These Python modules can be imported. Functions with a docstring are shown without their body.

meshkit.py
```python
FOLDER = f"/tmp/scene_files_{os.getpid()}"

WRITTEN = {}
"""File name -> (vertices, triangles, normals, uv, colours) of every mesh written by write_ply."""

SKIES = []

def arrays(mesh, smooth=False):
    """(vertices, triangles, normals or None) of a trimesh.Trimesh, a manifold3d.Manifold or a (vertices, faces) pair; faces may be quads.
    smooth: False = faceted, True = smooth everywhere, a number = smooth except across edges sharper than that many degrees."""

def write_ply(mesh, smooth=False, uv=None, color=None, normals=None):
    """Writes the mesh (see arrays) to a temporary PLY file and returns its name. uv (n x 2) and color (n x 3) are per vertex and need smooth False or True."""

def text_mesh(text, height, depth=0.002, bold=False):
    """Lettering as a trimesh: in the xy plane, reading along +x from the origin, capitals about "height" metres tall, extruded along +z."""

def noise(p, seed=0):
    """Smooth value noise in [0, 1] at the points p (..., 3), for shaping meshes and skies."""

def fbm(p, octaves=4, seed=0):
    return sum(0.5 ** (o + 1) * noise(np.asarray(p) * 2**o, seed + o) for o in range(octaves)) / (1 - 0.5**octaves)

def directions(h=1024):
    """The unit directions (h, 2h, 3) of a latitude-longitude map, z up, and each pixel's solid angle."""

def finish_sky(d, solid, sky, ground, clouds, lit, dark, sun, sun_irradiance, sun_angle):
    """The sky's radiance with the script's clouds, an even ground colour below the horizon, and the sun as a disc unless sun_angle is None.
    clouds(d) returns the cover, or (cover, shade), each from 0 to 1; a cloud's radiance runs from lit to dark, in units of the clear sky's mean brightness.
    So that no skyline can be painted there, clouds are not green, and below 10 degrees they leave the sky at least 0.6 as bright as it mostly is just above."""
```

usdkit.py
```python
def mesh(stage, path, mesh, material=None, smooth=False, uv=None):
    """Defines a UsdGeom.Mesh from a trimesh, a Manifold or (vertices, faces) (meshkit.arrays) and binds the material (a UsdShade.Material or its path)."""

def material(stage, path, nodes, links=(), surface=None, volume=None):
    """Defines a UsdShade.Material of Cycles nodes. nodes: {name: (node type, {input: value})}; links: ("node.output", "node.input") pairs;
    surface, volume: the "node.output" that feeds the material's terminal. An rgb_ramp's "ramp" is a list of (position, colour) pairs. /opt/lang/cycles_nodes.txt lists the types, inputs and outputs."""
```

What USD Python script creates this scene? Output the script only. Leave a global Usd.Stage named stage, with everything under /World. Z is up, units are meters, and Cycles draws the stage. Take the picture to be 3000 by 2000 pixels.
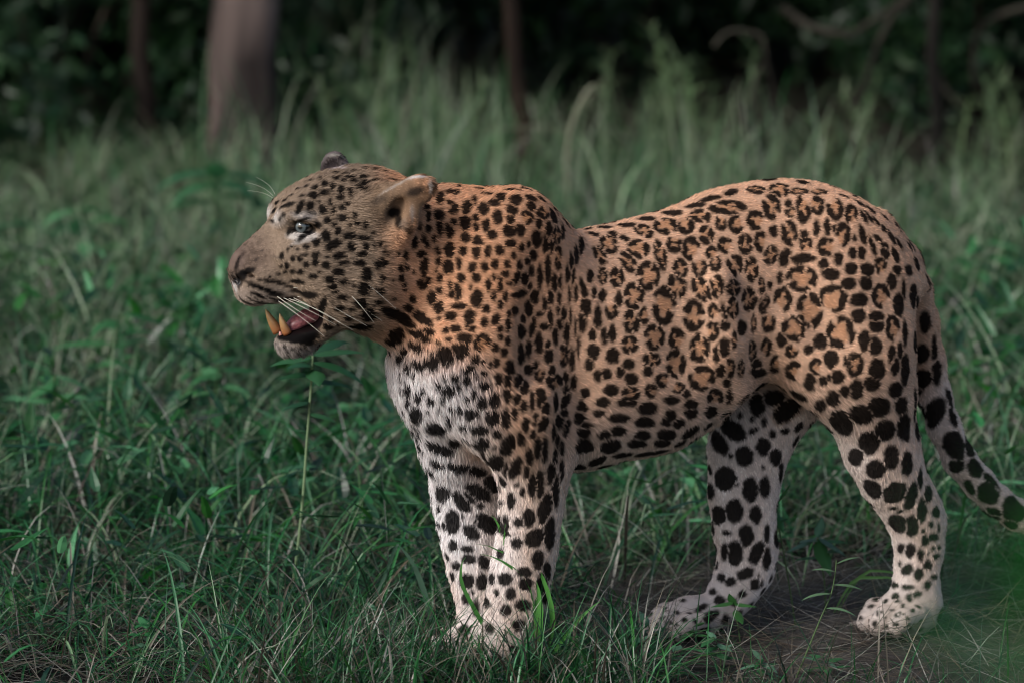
import math, random
import numpy as np, trimesh
from scipy.spatial import cKDTree
import usdkit, meshkit
from pxr import Usd, UsdGeom, UsdLux, UsdShade, Gf, Sdf, Vt

stage = Usd.Stage.CreateInMemory()
UsdGeom.SetStageUpAxis(stage, UsdGeom.Tokens.z)
UsdGeom.SetStageMetersPerUnit(stage, 1.0)
UsdGeom.Xform.Define(stage, '/World')
UsdGeom.Scope.Define(stage, '/World/Looks')

# ------------------------------------------------------------------ camera, sky, sun, exposure
EXPOSURE = 0.98
SKY_STRENGTH = 0.07
SUN_INTENSITY = 0.4
SUN_ANGLE = 20.0
SUN_TO = np.array([-0.64, -0.52, 0.58])            # direction towards the sun
CAM_PITCH = math.radians(10.0)
CAM_DIST = 7.0
CAM_LOOK = np.array([0.0, 0.0, 0.42])
PXM = 3000.0 / 1.568                               # photograph pixels per metre, 7 m away
FWD = np.array([0, math.cos(CAM_PITCH), -math.sin(CAM_PITCH)])
UPV = np.array([0, math.sin(CAM_PITCH), math.cos(CAM_PITCH)])
EYE = CAM_LOOK - CAM_DIST * FWD
cam = UsdGeom.Camera.Define(stage, '/World/camera')
cam.CreateHorizontalApertureAttr(36.0)
cam.CreateVerticalApertureAttr(24.0)
FOCAL = 36.0 * CAM_DIST / 1.568
cam.CreateFocalLengthAttr(FOCAL)
cam.CreateFStopAttr(FOCAL / 42.0)
cam.CreateFocusDistanceAttr(6.58)
cam.CreateExposureAttr(EXPOSURE)
cam.CreateClippingRangeAttr(Gf.Vec2f(0.1, 500))
M = np.eye(4); M[:3, 0] = [1, 0, 0]; M[:3, 1] = UPV; M[:3, 2] = -FWD; M[:3, 3] = EYE
cam.AddTransformOp().Set(Gf.Matrix4d(*M.T.ravel().tolist()))

SUN_TO = SUN_TO / np.linalg.norm(SUN_TO)
dome = UsdLux.DomeLight.Define(stage, '/World/sky')
sky_m = usdkit.material(stage, '/World/Looks/sky', {
    's': ('sky_texture', {'sky_type': 'single_scattering', 'sun_disc': False, 'sun_elevation': math.asin(SUN_TO[2]),
                          'sun_rotation': math.atan2(SUN_TO[0], SUN_TO[1]), 'aerosol_density': 3.0}),
    'b': ('background_shader', {'strength': SKY_STRENGTH})}, [('s.color', 'b.color')], surface='b.background')
UsdShade.MaterialBindingAPI.Apply(dome.GetPrim()).Bind(sky_m)
sun = UsdLux.DistantLight.Define(stage, '/World/sun')
sun.CreateNormalizeAttr(True); sun.CreateIntensityAttr(SUN_INTENSITY); sun.CreateAngleAttr(SUN_ANGLE)
sun.CreateColorAttr(Gf.Vec3f(1.0, 0.98, 0.95))
zx = SUN_TO; xx = np.cross([0, 0, 1], zx); xx /= np.linalg.norm(xx); yx = np.cross(zx, xx)
Ms = np.eye(4); Ms[:3, 0] = xx; Ms[:3, 1] = yx; Ms[:3, 2] = zx
sun.AddTransformOp().Set(Gf.Matrix4d(*Ms.T.ravel().tolist()))

# ------------------------------------------------------------------ helpers
used = {}
def numbered(path):
    n = used.get(path, 0); used[path] = n + 1
    return path if n == 0 else '%s_%03d' % (path, n)

def tag(prim, label=None, cat=None, group=None, kind=None):
    p = prim.GetPrim() if hasattr(prim, 'GetPrim') else prim
    for k, v in (('label', label), ('category', cat), ('group', group), ('kind', kind)):
        if v: p.SetCustomDataByKey(k, v)
    return p

def thing(name, label, cat, loc=(0, 0, 0), rotz=0.0, group=None, scale=None):
    x = UsdGeom.Xform.Define(stage, numbered('/World/' + name))
    x.AddTranslateOp().Set(Gf.Vec3d(*map(float, loc)))
    if rotz: x.AddRotateZOp().Set(math.degrees(rotz))
    if scale: x.AddScaleOp().Set(Gf.Vec3f(*( [scale] * 3 if np.ndim(scale) == 0 else scale)))
    return tag(x, label, cat, group)

def obj(name, mesh, mat, parent=None, smooth=False, **kw):
    base = str(parent.GetPath()) if parent is not None else '/World'
    m = usdkit.mesh(stage, numbered(base + '/' + name), mesh, mat, smooth=smooth)
    tag(m, **kw)
    return m

def primvar(m, name, values, kind='color'):
    api = UsdGeom.PrimvarsAPI(m)
    if kind == 'color':
        api.CreatePrimvar(name, Sdf.ValueTypeNames.Color3fArray, 'vertex').Set(Vt.Vec3fArray.FromNumpy(np.ascontiguousarray(values, np.float32)))
    else:
        api.CreatePrimvar(name, Sdf.ValueTypeNames.FloatArray, 'vertex').Set(Vt.FloatArray.FromNumpy(np.ascontiguousarray(values, np.float32)))

def srgb(r, g, b):
    c = np.array([r, g, b]) / 255.0
    return tuple(np.where(c <= 0.04045, c / 12.92, ((c + 0.055) / 1.055) ** 2.4))

def ray(px, py):
    """Unit-depth ray of a photograph pixel (3000 x 2000)."""
    return FWD + np.array([1, 0, 0]) * (px - 1500) / (PXM * CAM_DIST) + UPV * (1000 - py) / (PXM * CAM_DIST)

def on_ground(px, py, z=0.0):
    d = ray(px, py); return EYE + d * ((z - EYE[2]) / d[2])

def at_depth(px, py, y):
    d = ray(px, py); return EYE + d * ((y - EYE[1]) / d[1])

def project(p):
    r = np.asarray(p) - EYE
    d = r @ FWD
    return np.stack([1500 + r[..., 0] / d * PXM * CAM_DIST, 1000 - (r @ UPV) / d * PXM * CAM_DIST], -1)
# ------------------------------------------------------------------ the leopard: a signed distance field meshed by surface nets
YAW = math.radians(24.0)
ORG = np.array([-0.07, -0.395, 0.0])               # ground between the forefeet
DB = np.array([math.cos(YAW), math.sin(YAW), 0.0]) # backwards along the animal
DL = np.array([math.sin(YAW), -math.cos(YAW), 0.0])# towards its left flank

def to_frame(p):
    r = np.asarray(p) - ORG
    return np.stack([r @ DB, r @ DL, r[..., 2]], -1)
def to_world(q):
    q = np.asarray(q)
    return ORG + q[..., :1] * DB + q[..., 1:2] * DL + q[..., 2:3] * np.array([0, 0, 1.0])

def W(px, py, v=0.0):
    """Point of the animal's frame seen at a pixel, on the upright plane v metres left of the spine."""
    d = ray(px, py); t = (v - (EYE - ORG) @ DL) / (d @ DL)
    return to_frame(EYE + d * t)
def pxs(q):
    """metres per pixel at a frame point"""
    return float((to_world(q) - EYE) @ FWD) / (PXM * CAM_DIST)

HYAW = math.radians(14.0)                          # the head is turned a little less towards the camera
HO = to_world(W(1000, 720, -0.01))
HF = np.array([-math.cos(HYAW), -math.sin(HYAW), 0.0])
HL = np.array([math.sin(HYAW), -math.cos(HYAW), 0.0])
def H(px, py, w=0.0):
    d = ray(px, py); t = (w - (EYE - HO) @ HL) / (d @ HL)
    return to_frame(EYE + d * t)
def mir(q):
    p = to_world(q); return to_frame(p - 2 * ((p - HO) @ HL) * HL)
HFf, HLf = to_frame(ORG + HF), to_frame(ORG + HL)  # the head's axes in the animal's frame
HUf = np.array([0, 0, 1.0])
HR = np.stack([HFf, HLf, HUf])                     # rows: forward, lateral, up
def tilt(R, deg):
    """turns the frame R nose-down about its lateral axis"""
    c, s = math.cos(math.radians(deg)), math.sin(math.radians(deg))
    return np.stack([c * R[0] - s * R[2], R[1], s * R[0] + c * R[2]])
BR = np.eye(3)

prims = []
def ell(c, r, R=BR, k=0.02, op='add'):
    prims.append(('ell', np.asarray(c, float), np.asarray(r, float), np.asarray(R), k, op))
def cone(p, q, r1, r2, k=0.02, op='add', flat=1.0, axis=1):
    prims.append(('cone', np.asarray(p, float), np.asarray(q, float), r1, r2, k, op, flat, axis))
def chain(pts, k=0.02, flat=1.0):
    """pts: (px, py, v, radius in pixels)"""
    P = [W(x, y, v) for x, y, v, r in pts]; Rr = [r * pxs(p) for p, (_, _, _, r) in zip(P, pts)]
    for i in range(len(P) - 1):
        cone(P[i], P[i + 1], Rr[i], Rr[i + 1], k, flat=flat)
    return P

# --- trunk
TOP = [(1270, 640), (1330, 610), (1386, 585), (1457, 566), (1523, 562), (1560, 572), (1605, 600), (1641, 637), (1668, 664), (1690, 677), (1738, 668), (1801, 655), (1875, 637),
       (1967, 611), (2082, 560), (2174, 540), (2283, 526), (2380, 532), (2458, 556), (2544, 606), (2602, 655), (2642, 722), (2668, 800)]
BOT = [(1290, 1120), (1400, 1280), (1500, 1365), (1600, 1382), (1669, 1380), (1743, 1367), (1801, 1348), (1870, 1338), (1956, 1318), (2013, 1284), (2070, 1248), (2116, 1206), (2180, 1150),
       (2300, 1060), (2450, 980), (2560, 930), (2640, 880), (2668, 830)]
T = np.array([W(x, y) for x, y in TOP]); B = np.array([W(x, y) for x, y in BOT])
WID = np.array([(-0.16, .05), (-.10, .085), (-0.02, .112), (.08, .125), (.20, .128), (.30, .124), (.42, .108), (.52, .104), (.62, .108), (.70, .085), (.77, .03)])
from scipy.interpolate import PchipInterpolator
A0, A1 = max(T[0, 0], B[0, 0]), min(T[-1, 0], B[-1, 0])
fT, fB, fW = PchipInterpolator(T[:, 0], T[:, 2]), PchipInterpolator(B[:, 0], B[:, 2]), PchipInterpolator(WID[:, 0], WID[:, 1])
def trunk(P):
    a = np.clip(P[0], A0, A1)
    t, b = fT(a), fB(a); w = fW(a); zc, h = (t + b) / 2, np.maximum((t - b) / 2, .01)
    zc2 = zc + .12 * h                                  # widest a little above the middle
    dz = P[2] - zc
    q = np.sqrt((dz / h) ** 2 + (P[1] / w * (1 + .18 * np.clip(dz / h, -.2, 1))) ** 2)
    d = (q - 1) * np.minimum(h, w) * np.clip(.6 + .4 * q, 1, 1.3)
    over = np.abs(P[0] - a)
    return np.where(over > 0, np.sqrt(np.maximum(d, 0) ** 2 + over ** 2), d)
prims.append(('trunk', trunk, .03))

def Wl(px, py, v, rx, ry, rv, deg=0, k=.03, op='add'):
    """an ellipsoid given in pixels (rx, ry) and a lateral radius in metres; deg turns it clockwise in the picture"""
    c = W(px, py, v); s = pxs(c)
    ell(c, (rx * s / math.cos(YAW), rv, ry * s), tilt(BR, deg), k, op)

# --- neck and chest
chain([(1085, 760, 0, 205), (1260, 790, 0, 218), (1420, 850, 0, 228)], .05, flat=.70)
Wl(1430, 1040, 0.0, 215, 250, .115, 0, .05)
Wl(1275, 1120, -0.015, 105, 150, .085, -18, .04)
Wl(1310, 1290, -0.045, 75, 150, .050, -14, .04)
# --- forelegs
chain([(1385, 1000, .078, 165), (1505, 1190, .080, 140), (1562, 1345, .068, 102)], .04)
Wl(1480, 800, .072, 150, 235, .055, 12, .04)      # near shoulder blade
Wl(1520, 655, .03, 66, 75, .05, 0, .04)           # top of the blade
Wl(1460, 1080, .085, 150, 190, .060, -25, .04)    # upper arm
Wl(1560, 1230, .080, 100, 135, .055, 0, .035)
chain([(1555, 1260, .072, 108), (1562, 1345, .066, 98), (1562, 1430, .060, 88), (1553, 1510, .056, 84), (1544, 1602, .052, 84), (1526, 1679, .05, 82), (1512, 1755, .047, 80), (1495, 1830, .044, 78), (1470, 1900, .042, 78)], .02, flat=.86)
Wl(1440, 800, -.070, 150, 235, .055, 12, .04)
Wl(1345, 1080, -.075, 120, 170, .055, -10, .04)
chain([(1372, 1250, -.066, 118), (1378, 1345, -.062, 104), (1372, 1449, -.058, 97), (1380, 1531, -.054, 88), (1394, 1602, -.050, 84), (1408, 1679, -.046, 82), (1424, 1750, -.043, 78), (1428, 1815, -.04, 76), (1405, 1872, -.038, 76)], .02, flat=.86)
# --- hind legs
Wl(2450, 870, .062, 185, 280, .062, 4, .045)
Wl(2400, 1000, .072, 130, 160, .045, -28, .04)
Wl(2548, 920, .05, 104, 240, .055, -3, .04)
chain([(2400, 930, .070, 150), (2490, 1040, .068, 162), (2543, 1165, .064, 134)], .045)
chain([(2543, 1165, .062, 132), (2580, 1303, .056, 110), (2614, 1395, .052, 92), (2663, 1477, .048, 80), (2690, 1535, .046, 73), (2693, 1609, .045, 64), (2689, 1676, .045, 62), (2680, 1747, .045, 64), (2668, 1790, .045, 68)], .02, flat=.85)
cone(W(2722, 1480, .046), W(2730, 1530, .046), .014, .016, .015)
Wl(2440, 860, -.062, 190, 270, .06, 4, .045)
chain([(2330, 1060, -.062, 175), (2230, 1200, -.062, 135), (2192, 1320, -.06, 114), (2178, 1440, -.058, 97), (2180, 1548, -.056, 85), (2192, 1620, -.055, 76), (2178, 1680, -.055, 74), (2140, 1742, -.055, 62), (2085, 1800, -.055, 52)], .02, flat=.85)
cone(W(2235, 1600, -.055), W(2228, 1670, -.055), .017, .017, .015)
# --- tail
tail_px = [(2560, 680, 0, 70), (2645, 770, 0, 54), (2680, 850, 0, 48), (2700, 940, .0, 46), (2720, 1060, .0, 47), (2738, 1160, .0, 46), (2766, 1250, .0, 45), (2810, 1345, .0, 45), (2866, 1412, .0, 44), (2918, 1466, .0, 43), (2978, 1506, .0, 42), (3060, 1540, .0, 40), (3150, 1545, 0, 38), (3240, 1510, 0, 36), (3320, 1445, 0, 30)]
TAIL = chain(tail_px, .012)

# --- paws: a pad block and four toes each
def paw(c, s, yaw=0.0, k=.010, z0=0.0):
    """c: ground point under the ankle in the animal's frame; forward is -a"""
    cy, sy = math.cos(yaw), math.sin(yaw)
    F = np.array([-cy, sy, 0]); L = np.array([sy, cy, 0]); U = np.array([0, 0, 1.0]); R = np.stack([F, L, U])
    o = np.array([c[0], c[1], z0])
    ell(o + F * .018 * s + U * .034 * s, (.046 * s, .038 * s, .031 * s), R, .012)
    for t, (l, fw, r) in enumerate(((-.0395, .044, .0152), (-.0148, .062, .0166), (.0148, .062, .0166), (.0395, .044, .0152))):
        b = o + F * (fw - .030) * s + L * l * .85 * s + U * .036 * s
        kn = o + F * fw * s + L * l * s + U * .033 * s
        tp = o + F * (fw + .014) * s + L * l * 1.02 * s + U * .0185 * s
        cone(b, kn, r * s * .92, r * s, .004); cone(kn, tp, r * s, r * s * .88, .003)
pn = W(1492, 1985, .040); pf = W(1425, 1950, -.036); hn = W(2675, 1838, .045); hf = W(2055, 1882, -.055)
paw(pn, 1.02, .05); paw(pf, 1.02, -.05); paw(hn, 1.0, .1); paw(hf, .98, -.02)
cone(W(1470, 1900, .042), pn * [1, 1, 0] + [0.0, 0, .035], .038, .036, .015); cone(W(1405, 1872, -.038), pf * [1, 1, 0] + [0.0, 0, .035], .037, .036, .015)
cone(W(2668, 1790, .045), hn * [1, 1, 0] + [.012, 0, .034], .033, .034, .015)
cone(W(2085, 1800, -.055), hf * [1, 1, 0] + [.01, 0, .032], .026, .026, .012)

# crease behind the shoulder
for (x0_, y0_, x1_, y1_) in ((1680, 720, 1700, 860), (1700, 860, 1705, 1010), (1705, 1010, 1700, 1180), (1700, 1180, 1680, 1330)):
    cone(W(x0_, y0_, .150), W(x1_, y1_, .150), .016, .016, .05, 'sub')
# muscles: hollow before the thigh, flank fold, hollow of the neck, forearm
cone(W(2330, 760, .142), W(2420, 960, .150), .020, .018, .06, 'sub')
cone(W(2110, 820, .108), W(2105, 1010, .104), .012, .014, .045); cone(W(2105, 1010, .104), W(2150, 1130, .085), .014, .012, .045)
cone(W(2010, 800, .150), W(2030, 1060, .150), .016, .018, .06, 'sub')
cone(W(1600, 760, .140), W(1560, 1080, .150), .014, .014, .05, 'sub')
cone(W(1340, 640, .125), W(1300, 900, .140), .016, .016, .06, 'sub')
# --- head
def He(px, py, w, rx, ry, rw, deg=0, k=.015, op='add', both=False):
    c = H(px, py, w); s = pxs(c); R = tilt(HR, deg)
    ell(c, (rx * s, rw, ry * s), R, k, op)
    if both: ell(mir(c), (rx * s, rw, ry * s), R, k, op)
He(1045, 612, 0, 135, 124, .070, 0, .03)          # skull
He(1120, 650, 0, 120, 130, .075, 10, .03)
He(925, 612, 0, 105, 92, .050, 25, .03)           # forehead
He(862, 622, .031, 62, 38, .021, 32, .02, both=True)   # brows
HC0 = H(862, 664); HC1 = H(728, 772)
cone(HC0, HC1, .031, .0255, .02)                  # bridge of the nose
cone(H(880, 740), H(748, 828), .042, .033, .02)
He(905, 735, .046, 95, 60, .026, 14, .025, both=True)   # cheekbones
He(985, 800, .048, 120, 130, .042, 0, .03, both=True)   # cheeks
He(1085, 800, .035, 110, 150, .060, 0, .03, both=True)  # ruff
He(780, 826, .021, 82, 60, .027, 16, .010, both=True)   # lip pads
He(745, 858, .014, 46, 34, .020, 20, .008, both=True)
He(845, 850, .030, 80, 36, .017, 8, .012, both=True)    # upper lip towards the corner
He(700, 790, 0, 27, 36, .019, -10, .008)          # nose leather
He(698, 818, .010, 18, 15, .010, 0, .006, both=True)
# lower jaw: two branches from the hinge that meet at the chin
for w in (1, -1):
    p0, p1, p2 = H(1010, 872, .040), H(935, 950, .029), H(868, 1002, .013)
    if w < 0: p0, p1, p2 = mir(p0), mir(p1), mir(p2)
    cone(p0, p1, .034, .019, .015); cone(p1, p2, .018, .0165, .010)
He(858, 1004, 0, 46, 32, .021, 25, .008)
cone(H(1010, 900), H(890, 1008), .022, .012, .015)
# the open mouth
He(846, 924, 0, 112, 42, .026, 24, .006, 'sub')
He(868, 922, 0, 74, 40, .060, 32, .008, 'sub')
He(902, 922, .030, 42, 42, .05, 30, .008, 'sub', both=True)
cone(H(905, 985), H(850, 1000), .014, .014, .012)
He(842, 992, 0, 34, 24, .0195, 15, .008)
# eyes
EYE_N = H(884, 668, .0478)
He(887, 666, .060, 46, 21, .020, -17, .004, 'sub', both=True)
He(886, 642, .0572, 48, 9, .011, -17, .006, both=True)   # upper lid
He(886, 696, .0535, 40, 7, .009, -14, .006, both=True)    # lower lid
# nostrils
He(728, 806, .030, 26, 6, .012, -20, .004, 'sub', both=True)
He(700, 822, .022, 9, 16, .012, 20, .004, 'sub', both=True)
He(716, 796, .017, 22, 17, .009, 10, .006, both=True)
He(676, 822, 0, 7, 30, .0022, -8, .003, 'sub')
# near ear, laid back
def plate(c, R, r, k=.008, op='add'): ell(c, r, R, k, op)
e1 = HR[0] * -.90 + HR[2] * .38 + HR[1] * .20; e1 /= np.linalg.norm(e1)
e2 = np.cross(HR[1], e1); e2 /= np.linalg.norm(e2); e3 = np.cross(e1, e2)
ER = np.stack([e1, e3, e2])
plate(H(1120, 602, .068), ER, (.050, .022, .030), .02)
plate(H(1185, 572, .086), ER, (.044, .012, .021), .009)
plate(H(1226, 556, .093), ER, (.025, .010, .0215), .006)
e4 = tilt(HR, 62)
plate(H(1202, 632, .090), e4, (.026, .009, .012), .008)
plate(H(1178, 665, .082), e4, (.028, .014, .017), .014)
plate(H(1160, 622, .094), e4, (.022, .014, .0125), .006, 'sub')
# far ear, cupped forward
fc = H(982, 506, -.058)
FR = np.stack([HR[1] * .45 + HR[0] * .89, HR[1] * .89 - HR[0] * .45, HR[2]])
plate(fc, FR, (.013, .030, .030), .010)
plate(fc + FR[0] * .012 - FR[2] * .002, FR, (.014, .0245, .0245), .003, 'sub')

# --- evaluate on a grid and mesh
def sd_ell(P, c, r, R):
    q = np.stack([(P[0] - c[0]) * R[i, 0] + (P[1] - c[1]) * R[i, 1] + (P[2] - c[2]) * R[i, 2] for i in range(3)])
    k0 = np.sqrt(sum((q[i] / r[i]) ** 2 for i in range(3))); k1 = np.sqrt(sum((q[i] / r[i] ** 2) ** 2 for i in range(3))) + 1e-9
    return k0 * (k0 - 1) / k1
def sd_cone(P, p, q, r1, r2, flat, axis):
    X = [P[0], P[1], P[2]]; p, q = p.copy(), q.copy()
    X[axis] = X[axis] / flat; p[axis] /= flat; q[axis] /= flat
    d = q - p; L2 = d @ d
    t = np.clip(sum((X[i] - p[i]) * d[i] for i in range(3)) / L2, 0, 1)
    dist = np.sqrt(sum((X[i] - p[i] - t * d[i]) ** 2 for i in range(3)))
    return (dist - (r1 + (r2 - r1) * t)) * (flat + (1 - flat) * .5)
GRID = .0035
lo = np.array([-.46, -.19, -.012]); hi = np.array([1.12, .19, .86])
ax = [np.arange(lo[i], hi[i], GRID, dtype=np.float32) for i in range(3)]
F = np.full([len(x) for x in ax], .25, np.float32)
def smin(a, b, k):
    h = np.maximum(k - np.abs(a - b), 0) / k
    return np.minimum(a, b) - h * h * k * .25
for pr in prims:
    if pr[0] == 'ell':
        _, c, r, R, k, op = pr; ext = np.sqrt(((R * r[:, None]) ** 2).sum(0)); b0, b1 = c - ext, c + ext
    elif pr[0] == 'cone':
        _, p, q, r1, r2, k, op, flat, axis = pr; b0 = np.minimum(p - r1, q - r2); b1 = np.maximum(p + r1, q + r2)
    else:
        k, op = pr[2], 'add'; b0, b1 = np.array([A0 - .1, -.14, .2]), np.array([A1 + .1, .14, .86])
    mg = k + .012
    sl = tuple(slice(max(0, int((b0[i] - mg - lo[i]) / GRID)), max(0, int((b1[i] + mg - lo[i]) / GRID) + 2)) for i in range(3))
    P = np.meshgrid(*[ax[i][sl[i]] for i in range(3)], indexing='ij', sparse=True)
    if P[0].size == 0 or P[1].size == 0 or P[2].size == 0: continue
    d = sd_ell(np.broadcast_arrays(*P), c, r, R) if pr[0] == 'ell' else sd_cone(np.broadcast_arrays(*P), p, q, r1, r2, flat, axis) if pr[0] == 'cone' else trunk(np.broadcast_arrays(*P))
    d = d.astype(np.float32)
    F[sl] = smin(F[sl], d, k) if op == 'add' else -smin(-F[sl], d, k)

def surface_nets(F):
    s = F < 0
    c = np.zeros(np.array(F.shape) - 1, np.int8)
    for i, j, k in np.ndindex(2, 2, 2):
        c += s[i:s.shape[0] - 1 + i, j:s.shape[1] - 1 + j, k:s.shape[2] - 1 + k]
    cell = np.argwhere((c > 0) & (c < 8))
    idx = np.full(c.shape, -1, np.int64); idx[tuple(cell.T)] = np.arange(len(cell))
    acc = np.zeros((len(cell), 3)); cnt = np.zeros(len(cell))
    corners = list(np.ndindex(2, 2, 2))
    for a in corners:
        for ax_ in range(3):
            if a[ax_] == 1: continue
            b = list(a); b[ax_] = 1
            fa, fb = F[tuple((cell + a).T)], F[tuple((cell + b).T)]
            m = (fa < 0) != (fb < 0)
            t = np.where(m, fa / np.where(m, fa - fb, 1), 0)
            p = np.array(a, float) + 0 * acc; p[:, ax_] += t
            acc[m] += p[m]; cnt[m] += 1
    V = cell + acc / cnt[:, None]
    faces = []
    for ax_ in range(3):
        u, v = (ax_ + 1) % 3, (ax_ + 2) % 3
        n = np.array(F.shape); sl0 = [slice(1, n[i] - 1) for i in range(3)]; sl0[ax_] = slice(0, n[ax_] - 1)
        sl1 = list(sl0); sl1[ax_] = slice(1, n[ax_])
        A_, B_ = s[tuple(sl0)], s[tuple(sl1)]
        e = np.argwhere(A_ != B_); off = np.array([1, 1, 1]); off[ax_] = 0; g = e + off
        du, dv = np.zeros(3, int), np.zeros(3, int); du[u] = 1; dv[v] = 1
        q = np.stack([idx[tuple((g - du - dv).T)], idx[tuple((g - dv).T)], idx[tuple(g.T)], idx[tuple((g - du).T)]], 1)
        flip = B_[tuple(e.T)]
        q[flip] = q[flip][:, ::-1]
        faces.append(q)
    return V, np.vstack(faces)
V, Q = surface_nets(F)
V = lo + V * GRID
TRI = np.vstack([Q[:, [0, 1, 2]], Q[:, [0, 2, 3]]])
bm = trimesh.Trimesh(V, TRI, process=False)
parts_ = trimesh.graph.connected_components(bm.face_adjacency, min_len=1000)
keep = max(parts_, key=len); bm.update_faces(np.isin(np.arange(len(TRI)), keep)); bm.remove_unreferenced_vertices()
trimesh.smoothing.filter_taubin(bm, lamb=.5, nu=.51, iterations=4)
V, TRI = np.array(bm.vertices), np.array(bm.faces)
NRM = np.array(bm.vertex_normals)
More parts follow.
